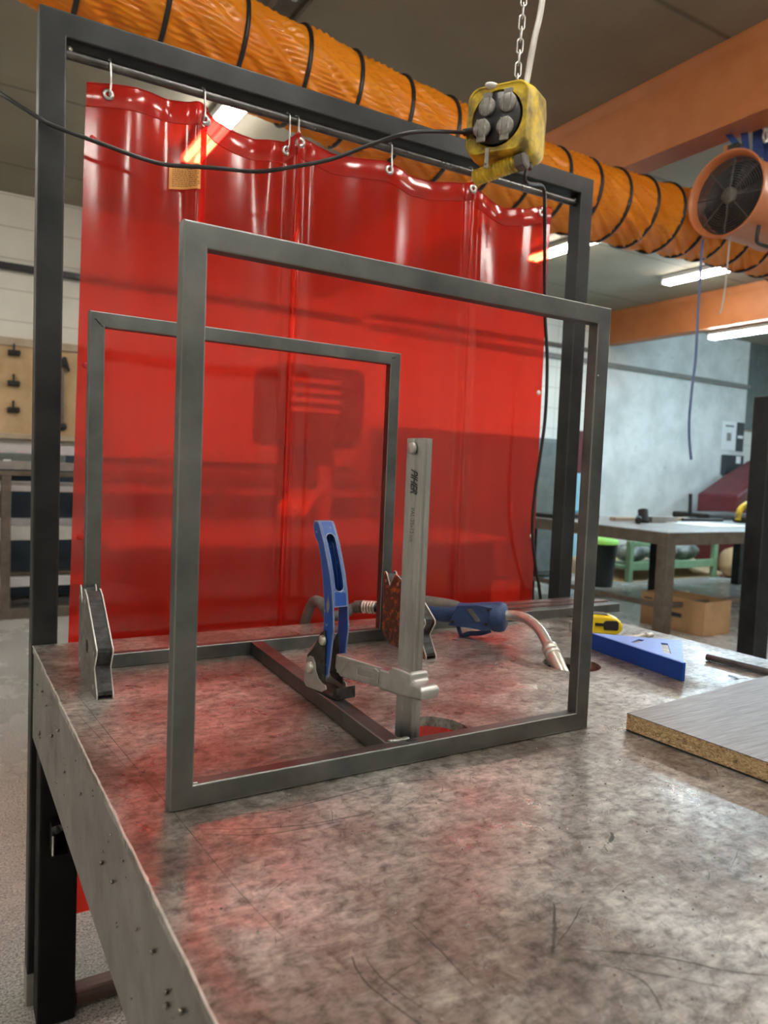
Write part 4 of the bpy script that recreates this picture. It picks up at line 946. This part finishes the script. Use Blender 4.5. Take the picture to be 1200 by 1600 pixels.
for (x, lb), e in zip(HK, ez):
    mb = MB(); zr = RZ(x)
    P_ = [(x, RY + .010, zr + .002), (x, RY + .004, zr + .010), (x, RY - .006, zr + .009), (x, RY - .0105, zr), (x + .001, RY - .010, zr - .018), (x + .001, RY - .012, e + .012), (x, RY - .012, e + .002), (x, RY - .006, e - .003), (x - .001, RY + .004, e + .0)]
    mb.tube(spline(P_, 6), .0016, 8); tag(mb.build('curtain_hook', 'zinc'), lb, 'hook', 'steel hooks on the curtain rod')

# ------------------------------------------------------------------ hanging socket box
ax = Vector((.456, -.889, -.036)); bx = Vector((.89, .455, .017)); cx_ = Vector((.001, -.04, .999))
O = Vector((.7155, .47, .925)); h2 = .052; BS = 1.09
SB = lambda a, b, c: O + ax * a * BS + bx * b * BS + cx_ * c * BS
t = thing('socket_box', 'grimy yellow rubber socket box with four lidded outlets, hanging on a chain', 'socket box', tuple(O - cx_ * .06))
def rsq(s_, r, n=8):
    out = []
    for cxx, cyy, a0 in ((s_ - r, s_ - r, 0), (-s_ + r, s_ - r, 90), (-s_ + r, -s_ + r, 180), (s_ - r, -s_ + r, 270)):
        for k in range(n + 1): a_ = math.radians(a0 + 90 * k / n); out.append((cxx + math.cos(a_) * r, cyy + math.sin(a_) * r))
    return out
mb = MB(); vs = []; fs = []; ring = []
prof = [(-.050, .0495, .020), (-.052, .0515, .020), (-.050, .053, .021), (-.02, .0545, .014), (.02, .0545, .014), (.048, .046, .016), (.055, .038, .016)]
n0 = None
for b, s_, r in prof:
    lp = rsq(s_, r); n0 = len(lp); ring.append(len(vs)); vs += [SB(p[0], b, p[1]) for p in lp]
for i in range(len(ring) - 1):
    for k in range(n0): fs.append((ring[i] + k, ring[i] + (k + 1) % n0, ring[i + 1] + (k + 1) % n0, ring[i + 1] + k))
fs.append(tuple(range(ring[-1], ring[-1] + n0)))
mb.add(vs, fs, True); mb.build('box_body', 'yellowbox', t)
MB().prism([rsq(.0495, .020), circ(0, 0, .0445, 40)], -.0495, -.044, lambda a, b, h: SB(a, h, b)).build('front_bezel', 'yellowbox', t)
MB().lathe([(0, .0001), (0, .043), (.003, .0445), (.012, .0445)], SB(0, -.0515, 0), bx, 40).build('socket_plate', 'black', t)
for a, c, up in ((-.0165, .0185, 1), (.0195, .0195, 1), (-.0195, -.0175, -1), (.0175, -.0165, -1)):
    if (a, up) == (-.0195, -1): dz = -.008
    else: dz = 0
    o_ = MB(); o_.lathe([(-.006, .0001), (-.0055, .0145), (-.004, .0158), (0, .0158)], SB(a, -.0520 + dz, c), bx, 28)
    lid = o_.build('socket_lid', 'clear', t)
    MB().prism([[(a - .0075, c + up * .008), (a + .0075, c + up * .008), (a + .0075, c + up * .0215), (a - .0075, c + up * .0215)]], -.0565 + dz, -.052 + dz, lambda p, q_, h: SB(p, h, q_)).build('lid_tab', 'clear', lid, .001)
    for s_ in (-.006, .006): MB().prism([[(a + s_ - .0006, c - .013), (a + s_ + .0006, c - .013), (a + s_ + .0006, c + .013), (a + s_ - .0006, c + .013)]], -.0595 + dz, -.0575 + dz, lambda p, q_, h: SB(p, h, q_)).build('lid_rib', 'clear', lid)
MB().lathe([(0, .014), (.007, .014)], SB(-.0195, -.0600, -.0175), bx, 20).build('plug', 'black', t)
MB().ball(SB(-.012, -.048, .052), .010, 8, (1.6, 1, .5)).build('top_lug', 'paper', t)
# ribbed cable gland under the box
mb = MB(); g0 = SB(-.046, -.020, -.078); g1 = SB(.030, -.026, -.066); gd = g1 - g0
pr = []
for k in range(12): pr += [(gd.length * k / 12, .0108), (gd.length * (k + .12) / 12, .0142), (gd.length * (k + .55) / 12, .0142), (gd.length * (k + .67) / 12, .0108)]
mb.lathe([(0, .0001)] + pr + [(gd.length, .0108)], g0, gd, 24); mb.build('cable_gland', 'yellowbox', t)
MB().lathe([(0, .013), (.002, .0165), (.018, .0165), (.02, .012), (.02, .0001)], g1, gd, 6, smooth=False).build('gland_nut', 'rubber', t)
MB().prism([[(-.024, -.0545), (-.016, -.0545), (-.016, -.036), (-.024, -.036)]] if False else [[(-.014, -.066), (-.007, -.066), (-.007, -.034), (-.014, -.034)]], -.0545, -.0525, lambda p, q_, h: SB(p, h, q_ - .012)).build('lid_clip', 'zinc', t)
MB().box(0, .001, 0, .001, 0, .001)
MB().cyl(SB(.034, .01, -.050), SB(.034, .01, -.064), .009, n=16).build('cable_entry', 'black', t)
# chain
t = thing('hanging_chain', 'zinc link chain holding up the yellow socket box', 'chain', (.727, .47, .985))
cp0 = SB(.006, .005, .052); dirc = (Vector((.7355, .47, 1.16)) - cp0).normalized(); pitch = .0215
side0 = Vector((.85, -.5, 0)); side1 = Vector((.5, .85, 0))
k = 0; p = cp0 - dirc * .004
while p.z < CZ - .02:
    sd = side0 if k % 2 == 0 else side1
    lk = []
    for q in range(20):
        a_ = 2 * PI * q / 20; cc, ss = math.cos(a_), math.sin(a_)
        lk.append(p + dirc * (.013 + (.0085 if ss > 0 else -.0085) + ss * .0052) + sd * (cc * .0052))
    MB().tube(lk, .0014, 6, closed=True).build('chain_link', 'zinc', t)
    p = p + dirc * pitch; k += 1
mb = MB(); mb.tube(spline([SB(.022, .0, .050), (.753, .47, 1.028), (.765, .47, 1.10), (.781, .472, 1.175), (.80, .48, 1.35), (.80, .49, 1.6), (.80, .50, CZ - .002)], 8), .0058, 12)
tag(mb.build('supply_cable', 'greycable'), 'grey supply cable rising from the yellow socket box to the ceiling', 'cable')
# black cable falling from the box
cb = [SB(.034, .01, -.060), SB(.034, .01, -.085)] + [at(px, py, y) for px, py, y in ((848, 292, .485), (851, 330, .50), (851, 380, .53), (851, 440, .565), (852, 500, .595), (855, 565, .62), (852, 650, .625), (843, 720, .63), (836, 770, .635), (832, 820, .64), (835, 870, .645), (842, 915, .65), (846, 950, .655))] + [(1.05, .657, -.08), (1.06, .70, -.35), (1.12, .78, -.585)]
mb = MB(); mb.tube(spline(cb, 6), .0036, 10); tag(mb.build('black_cable', 'blackrub'), 'black cable dropping from the socket box along the right curtain edge', 'cable')
# black cable running left
cl = [at(*q) for q in ((-220, -20, 1.1), (-90, 88, .85), (0, 146, .70), (60, 184, .652), (75, 193, .650), (110, 207, .645), (160, 225, .64), (220, 247, .635), (265, 258, .63), (330, 262, .61), (400, 268, .59), (450, 262, .56), (520, 248, .53), (590, 222, .50), (650, 206, .47))] + [SB(-.050, -.055, -.016), SB(-.036, -.057, -.0165)]
mb = MB(); mb.tube(spline(cl, 6), .0034, 10); cbl = tag(mb.build('plugged_cable', 'blackrub'), 'black cable sagging left across the red curtain from the socket box plug', 'cable')
MB().cyl(SB(-.054, -.056, -.016), SB(-.033, -.058, -.0168), .0062, n=14).build('strain_relief', 'blackrub', cbl)

# ------------------------------------------------------------------ left background: rack, tool board, rail
t = thing('tool_board', 'brown plywood tool board with pale frame on the back wall', 'board', (-.1, WY - .03, .42))
MB().box(-1.0, .80, WY - .03, WY - .002, .42, .97).build('plywood_sheet', 'ply', t)
for x0, x1, z0, z1 in ((-1.02, .82, .97, 1.02), (-1.02, .82, .39, .425)): MB().box(x0, x1, WY - .045, WY - .001, z0, z1).build('frame_batten', 'woodframe', t, .004)
for z, nm in ((.925, 'topmost dark clip on the tool board'), (.735, 'middle dark clip on the tool board'), (.57, 'lowest dark clip on the tool board')):
    x = .235; mb = MB(); mb.box(x - .035, x + .035, WY - .06, WY - .031, z - .018, z + .018); mb.box(x - .006, x + .006, WY - .05, WY - .031, z + .018, z + .06)
    mb.box(x - .035, x - .02, WY - .085, WY - .06, z - .012, z + .012); mb.box(x + .02, x + .035, WY - .085, WY - .06, z - .012, z + .012)
    tag(mb.build('tool_clip', 'hammer', bevel=.004), nm, 'tool clip', 'clips on the tool board')
t = thing('long_hammer', 'long-handled dark hammer hanging on the tool board', 'hammer', (.515, WY - .06, .45))
MB().tube([(.512, WY - .055, .88), (.512, WY - .055, .50)], [.013, .018], 12).build('handle', 'rackpost', t)
MB().prism([[(.475, .86), (.515, .93), (.535, .93), (.56, .845), (.553, .838), (.53, .875), (.50, .85)]], WY - .075, WY - .035, lambda a, b, h: (a, h, b)).build('head', 'hammer', t, .004)
MB().ball((.512, WY - .055, .485), .03, 8, (1.2, .8, 1)).build('pommel', 'hammer', t)
mb = MB(); mb.box(-3.1, 2.7, WY - .05, WY - .001, 1.435, 1.475); tag(mb.build('wall_rail', 'black', bevel=.004), 'black horizontal rail along the pale block wall', 'rail')
RYf = 3.85
t = thing('storage_rack', 'steel stock rack with dark blue back panels and brown posts, at the left', 'rack', (.4, 4.1, FZ))
MB().box(-1.4, 2.6, 4.42, 4.45, FZ + .02, .30).build('back_panel', 'navy', t)
for x in (.145, 1.35, -.9, 2.5):
    MB().box(x - .024, x + .024, RYf - .02, RYf + .03, FZ + .05, .18).build('post', 'rackpost', t, .004)
MB().box(-1.4, 2.6, RYf - .02, RYf + .04, FZ + .0, FZ + .055).build('base_rail', 'rackpost', t, .004)
MB().box(-1.4, 2.6, RYf - .02, RYf + .03, .18, .205).build('top_rail', 'rackpost', t, .003)
for z in (.09, -.18, -.44): 
    for x in (.145, 1.35, -.9, 2.5): MB().box(x - .02, x + .02, RYf + .03, 4.42, z - .02, z).build('arm', 'rackpost', t)
def stock(z, y, hgt, dep, m, label, x0=-1.35, x1=2.55):
    mb = MB(); th = .004
    mb.prism([[(y, z), (y + dep, z), (y + dep, z + hgt), (y, z + hgt)], [(y + th, z + th), (y + dep - th, z + th), (y + dep - th, z + hgt - th), (y + th, z + hgt - th)]], x0, x1, lambda a, b, h: (h, a, b))
    tag(mb.build('stock_profile', m, bevel=.002), label, 'metal profile')
stock(.30, 4.42, .055, .08, 'alu', 'bright aluminium profile lying along the top of the rack')
stock(.205, 4.2, .05, .09, 'table2', 'grey steel profile on the rack just beneath the brightest one', -1.3)
stock(.092, 3.93, .03, .06, 'alu', 'bright thin profile on the upper rack arms')
stock(.002+.09, 4.05, .05, .07, 'table2', 'dull grey profile behind the thin bright one on the upper arms')
stock(-.178, 3.92, .075, .08, 'whitebeam', 'chalky white thick profile on the middle rack arms')
stock(-.178, 4.05, .11, .05, 'alu', 'bright profile behind the chalky white one on the middle arms')
stock(-.438, 3.92, .05, .06, 'alu', 'silvery profile on the lowest rack arms')
stock(-.438, 4.02, .065, .09, 'rackpost', 'brown profile behind the silvery one on the lowest arms')
t = thing('green_machine', 'small dark green machine behind the rack with a white lit switch', 'machine', (.25, 4.3, .0))
MB().box(-.1, .5, 4.30, 4.40, .21, .30).build('machine_body', 'machine', t, .01)
MB().box(.16, .20, 4.29, 4.2995, .24, .262).build('switch', 'paper', t, .002)

# machines and bench seen through the curtain
t = thing('pillar_drill', 'tall grey drilling machine seen dimly through the red curtain', 'drill', (1.25, 2.35, FZ))
MB().box(1.02, 1.42, 2.2, 2.55, .38, .72).build('motor_head', 'machine', t, .04, 3)
MB().box(1.12, 1.32, 2.28, 2.48, -.3, .38).build('column', 'machine', t, .02)
for z in (.52, .56, .60, .64): MB().box(1.06, 1.28, 2.19, 2.199, z, z + .018).build('vent_slat', 'paper', t)
MB().box(.95, 1.5, 2.1, 2.6, FZ + .001, -.3).build('base', 'machine', t, .02)
MB().cyl((1.2, 2.15, .3), (1.2, 2.15, .05), .03, n=16).build('spindle', 'alu', t)
MB().box(1.17, 1.23, 2.15, 2.2, .25, .5).build('quill', 'machine', t)
tag(MB().box(-.0, .22, -.06, .06, 0, .05, Matrix.Translation((1.0, 2.02, .095)) @ Matrix.Rotation(.9, 4, 'Z') @ Matrix.Rotation(-.3, 4, 'Y')).build('oil_can', 'tapey', bevel=.015), 'bright yellow container on the bench behind the red curtain', 'container')
t = thing('rear_bench', 'low steel bench with closed front behind the red curtain', 'bench', (1.0, 1.75, FZ))
MB().box(.24, 1.66, 1.5, 2.08, .045, .062).build('bench_top', 'table2', t, .003)
MB().box(.28, 1.62, 1.55, 2.04, FZ + .05, .0445).build('bench_cabinet', 'legpaint', t, .004)
for x in (.29, 1.55):
    for y in (1.56, 1.97): MB().box(x, x + .06, y, y + .06, FZ + .001, FZ + .049).build('leg', 'legpaint', t)
t = thing('wall_cabinet', 'row of grey metal cabinets along the back wall, seen through the curtain', 'cabinet', (3.4, 4.4, FZ))
MB().box(2.85, 4.62, 4.2, WY - .01, FZ + .03, .62).build('cabinet_body', 'machine', t, .01)
for k in range(3): 
    d_ = MB().box(2.9 + k * .58, 3.44 + k * .58, 4.185, 4.199, FZ + .06, .59).build('door', 'machine', t, .004)
    MB().box(3.36 + k * .58, 3.38 + k * .58, 4.165, 4.184, -.05, .08).build('handle', 'alu', d_)

# ------------------------------------------------------------------ right background
t = thing('blue_cabinet', 'light blue metal locker standing at the wall behind the stand upright', 'locker', (4.95, 4.5, FZ))
MB().box(4.68, 5.2, WY - .2, WY - .01, -.02, .615).build('locker_body', 'cyan', t, .004)
MB().box(4.68, 5.2, WY - .22, WY - .005, -.06, -.021).build('locker_shelf', 'teal', t, .004)
MB().box(4.70, 5.18, WY - .2, WY - .01, FZ + .001, -.0605).build('locker_base', 'cyan', t, .004)
tag(MB().box(4.73, 4.95, WY - .30, WY - .205, .33, .72).build('hose_box', 'red', bevel=.008), 'dark red box fixed above the light blue locker', 'fire box')
mb = MB(); mb.tube([(2.8, WY - .03, 1.43), (7.79, WY - .03, 1.395)], .024, 10); tag(mb.build('conduit_pipe', 'graypipe'), 'grey pipe running across the white wall of the side bay', 'pipe')
mb = MB(); mb.tube([(2.8, WY - .03, 1.52), (5.40, WY - .03, 1.52)], .02, 10); tag(mb.build('thin_pipe', 'rackpost'), 'thin pipe above the grey pipe, beside the right upright', 'pipe')
def sheet(x0, x1, z0, z1, m, name, label, cat, th=.004):
    t = thing(name, label, cat, ((x0 + x1) / 2, WY - .005, z0)); MB().box(x0, x1, WY - .004 - th, WY - .001, z0, z1).build('sheet' if cat == 'notice' else 'panel', m, t); return t
t = sheet(7.39, 7.64, .67, .99, 'paper', 'wall_notice', 'white paper notice with dark marks on the wall of the side bay', 'notice')
MB().box(7.44, 7.59, WY - .0105, WY - .0085, .93, .945).build('print', 'ink', t)
MB().box(7.47, 7.55, WY - .0105, WY - .0085, .77, .86).build('picture', 'graypipe', t)
t = sheet(7.655, 7.785, .66, .99, 'ink', 'wall_sign', 'tall dark sign beside the white paper notice', 'sign')
MB().box(7.67, 7.77, WY - .0105, WY - .0085, .81, .84).build('print', 'paper', t)
t = sheet(7.41, 7.74, .39, .61, 'ink', 'wall_panel', 'dark square box with pale sticker on the bay wall', 'panel', .05)
MB().box(7.60, 7.68, WY - .0585, WY - .0555, .52, .60).build('sticker', 'paper', t)
t = sheet(7.44, 7.66, .10, .36, 'paper', 'wall_poster', 'pale poster with dark figure below the dark panel', 'notice')
MB().prism([[(7.46, .12), (7.54, .12), (7.55, .22), (7.52, .30), (7.49, .27), (7.47, .2)]], WY - .0105, WY - .0085, lambda a, b, h: (a, h, b)).build('figure', 'ink', t)
MB().prism([[(7.57, .12), (7.63, .12), (7.63, .28), (7.60, .33), (7.57, .26)]], WY - .0105, WY - .0085, lambda a, b, h: (a, h, b)).build('figure', 'graypipe', t)

# second work table
t2x0, t2y0 = 3.43, 2.19
t = thing('work_table', 'large grey steel work table in the background at the right', 'table', (4.4, 3.0, FZ))
MB().box(t2x0, 6.0, t2y0, 3.45, -.004, .0).build('table_surface', 'table2', t)
MB().box(t2x0 + .002, 5.99, t2y0 + .002, t2y0 + .03, -.075, -.0065).build('front_apron', 'rackpost', t)
MB().box(t2x0 + .002, t2x0 + .03, t2y0 + .031, 3.44, -.075, -.0065).build('side_apron', 'rackpost', t)
for x, y in ((t2x0 + .005, t2y0 + .005), (5.9, t2y0 + .005), (t2x0 + .005, 3.36), (5.9, 3.36)):
    MB().box(x, x + .075, y, y + .075, FZ + .001, -.0761 if x < 4 and y < 3 else -.0761).build('leg', 'rackpost' if x < 4 and y < 3 else 'gantry', t, .004)
MB().box(4.05, 4.12, 2.75, 2.82, FZ + .001, -.007).build('leg', 'gantry', t, .004)
MB().box(t2x0 + .08, 5.9, t2y0 + .03, t2y0 + .06, -.45, -.42).build('stretcher', 'rackpost', t)
MB().box(t2x0 + .02, t2x0 + .05, t2y0 + .08, 3.36, -.45, -.42).build('stretcher', 'rackpost', t)
t = thing('angle_grinder', 'dark grinder-like tool lying near the corner of the far table', 'tool', (3.95, 2.83, .001))
MB().cyl((3.82, 2.74, .025), (4.05, 2.93, .028), .022, n=14).build('tool_body', 'black', t)
MB().cyl((4.02, 2.86, .002), (4.04, 2.89, .085), .035, n=14).build('tool_head', 'black', t)
MB().box(4.08, 4.35, 2.84, 2.90, .001, .04).build('tool_shoe', 'graypipe', t)
tag(MB().box(4.22, 4.70, 2.47, 2.86, .0005, .004, None).build('paper_sheet', 'paper'), 'bright white paper sheets on the far table', 'paper')
mb = MB(); mb.cyl((4.60, 2.99, .012), (4.99, 2.93, .012), .012, n=10); tag(mb.build('steel_bar', 'hammer'), 'dark round bar lying across the far table', 'steel bar')
mb = MB(); mb.box(5.0, 5.7, 3.05, 3.4, .0005, .05); tag(mb.build('dark_toolbox', 'hammer', bevel=.015), 'flat dark case at the back of the far table', 'case')
mb = MB(); mb.cyl((4.9, 3.15, .001), (4.89, 3.15, .20), .014, n=10); mb.cyl((4.9, 3.15, .0005), (4.9, 3.15, .02), .05, n=14); tag(mb.build('upright_pin', 'gantry'), 'upright dark steel pin standing on the far table', 'pin')
mb = MB(); mb.box(3.5, 3.95, 3.2, 3.42, .0005, .03); tag(mb.build('steel_plate', 'hammer', bevel=.004), 'dark steel plate on the left back of the far table', 'plate')
mb = MB(); mb.box(3.9, 4.7, 3.0, 3.06, .0005, .025); tag(mb.build('flat_profile', 'woodframe', bevel=.003), 'pale brown flat bar along the far table', 'bar')
t = thing('yellow_power_tool', 'yellow power tool with loop handle at the right end of the far table', 'power tool', (5.35, 2.8, .0))
MB().tube(spline([(5.02, 2.82, .02), (5.04, 2.82, .10), (5.12, 2.80, .15), (5.3, 2.78, .155), (5.45, 2.74, .12)], 6), .022, 12).build('loop_handle', 'yellowbox', t)
MB().box(5.03, 5.5, 2.70, 2.88, .001, .045).build('tool_base', 'black', t, .015)
MB().box(5.25, 5.5, 2.70, 2.86, .046, .11).build('tool_motor', 'yellowbox', t, .02)
# red machine at the far right
t = thing('red_machine', 'dark red machine with sloping hood at the far right', 'machine', (6.8, 4.2, FZ))
MB().prism([[(6.61, FZ + .001), (8.3, FZ + .001), (8.3, .62), (7.6, .62), (7.1, .41), (6.61, .175)]], 3.9, 4.35, lambda a, b, h: (a, h, b)).build('machine_body', 'red', t, .02)
MB().prism([[(6.95, -.02), (7.6, -.08), (7.6, .30), (7.10, .19), (6.88, .09)]], 3.885, 3.899, lambda a, b, h: (a, h, b)).build('dark_opening', 'black', t)
MB().cyl((7.35, 3.88, .17), (7.45, 3.88, .14), .03, n=12).build('control_knob', 'alu', t)
# dark post on the right, behind the table
t = thing('dark_post', 'dark steel post standing behind the right side of the table', 'post', (2.45, .98, FZ))
a_, b_ = at(1177, 1030, .98), at(1230, 1030, .98)
MB().box(a_.x, a_.x + .085, .98, 1.05, FZ + .001, .62).build('post_tube', 'gantry', t, .004)
MB().box(a_.x - .01, a_.x + .1, .96, 1.06, FZ + .0005, FZ + .012).build('foot_plate', 'gantry', t)
# cardboard box
t = thing('cardboard_box', 'open brown cardboard box with dark printed strip under the far table', 'box', (3.765, 2.30, FZ), math.radians(-88))
def bxw(x0, x1, y0, y1, z0, z1, m, nm, pr=t): return MB().box(x0, x1, y0, y1, z0, z1).build(nm, m, pr, local=True)
MB().box(-.222, .222, -.13, .13, .0005, .006).build('bottom', 'cardin', t, local=True)
MB().box(-.222, .222, -.13, -.124, .0065, .20).build('side_panel', 'card', t, .001, local=True)
MB().box(-.222, .222, .124, .13, .0065, .20).build('side_panel', 'cardin', t, .001, local=True)
MB().box(-.222, -.216, -.1235, .1235, .0065, .20).build('end_panel', 'card', t, .001, local=True)
MB().box(.216, .222, -.1235, .1235, .0065, .20).build('end_panel', 'card', t, .001, local=True)
MB().box(-.06, .07, -.1315, -.1302, .085, .11).build('printed_strip', 'ink', t, local=True)
MB().box(-.20, -.14, -.1315, -.1302, .16, .17).build('hand_hole', 'ink', t, local=True)
# bin, cart, bags, sawdust
t = thing('waste_bin', 'charcoal waste bin with lime green lid near the wall', 'bin', (4.68, 3.72, FZ))
MB().lathe([(0, .0001), (0, .10), (.34, .125), (.35, .132)], (4.56, 3.72, FZ + .001), (0, 0, 1), 28).build('bin_body', 'bin', t)
MB().lathe([(.351, .134), (.385, .13), (.40, .08), (.403, .0001)], (4.56, 3.72, FZ + .002), (0, 0, 1), 28).build('bin_lid', 'lime', t)
t = thing('green_cart', 'pale green steel frame holding grey rubbish bags by the wall', 'cart', (5.6, 3.9, FZ))
for x in (4.98, 6.15):
    for y in (3.78, 4.2): MB().box(x, x + .05, y, y + .05, FZ + .001, -.24).build('leg', 'green', t, .004)
MB().box(5.031, 6.149, 3.785, 3.82, -.50, -.43).build('rail', 'green', t, .004)
MB().box(5.031, 6.149, 3.785, 3.82, -.29, -.25).build('rail', 'green', t, .004)
MB().box(5.0, 6.18, 3.83, 4.2, -.49, -.47).build('tray', 'green', t, .004)
for k, (x, y, lb) in enumerate(((5.25, 4.0, 'leftmost grey rubbish bag on the green cart'), (5.62, 4.0, 'middle grey rubbish bag on the green cart'), (5.96, 4.0, 'rightmost grey rubbish bag on the green cart'))):
    mb = MB(); mb.ball((x, y, -.37), .17, 14, (1.0, .8, .52)); o = mb.build('rubbish_bag', 'sack'); tag(o, lb, 'bag')
    for v in o.data.vertices: v.co += v.co.normalized() * .05 * mnoise.noise(v.co * 9 + Vector((k * 5, 0, 0)))
for k, (x, y, s_) in enumerate(((6.38, 3.7, .17), (6.85, 3.6, .19))):
    mb = MB(); mb.ball((x, y, FZ + s_ * .8), s_, 12, (1.1, .9, .9)); o = mb.build('filled_sack', 'sack' if k else 'card')
    for v in o.data.vertices: v.co += v.co.normalized() * .05 * mnoise.noise(v.co * 7 + Vector((k * 9, 3, 0)))
    tag(o, ('brown filled sack on the floor right of the green cart', 'grey filled sack at the right end of the bay wall')[k], 'sack')
mb = MB(); vs = []; fs = []; nx, ny = 60, 14
for j in range(ny + 1):
    for i in range(nx + 1):
        x = 4.9 + 1.65 * i / nx; v = j / ny; y = WY - .02 - .85 * (1 - v); e = math.sin(PI * min(1, i / nx * 6) / 2) if i < nx / 6 else 1
        hgt = max(0, (v ** 1.6) * .22 + .05 * mnoise.noise(Vector((x * 3, y * 3, 0)))) * (0 if j == 0 else 1) * (1 if 0 < i < nx else 0)
        vs.append((x, y, FZ + .001 + hgt))
for j in range(ny):
    for i in range(nx): a = j * (nx + 1) + i; fs.append((a, a + 1, a + nx + 2, a + nx + 1))
mb.add(vs, fs, True); tag(mb.build('sawdust_heap', 'dust'), 'heap of tan sawdust along the foot of the bay wall', 'sawdust', kind='stuff')
# dark lintel strip under the second beam
tag(MB().box(5.56, 5.62, 2.2, WY - .01, 1.61, 1.90).build('dark_duct_strip', 'black'), 'dark cable channel behind the second orange beam, above the cool lamp', 'channel')
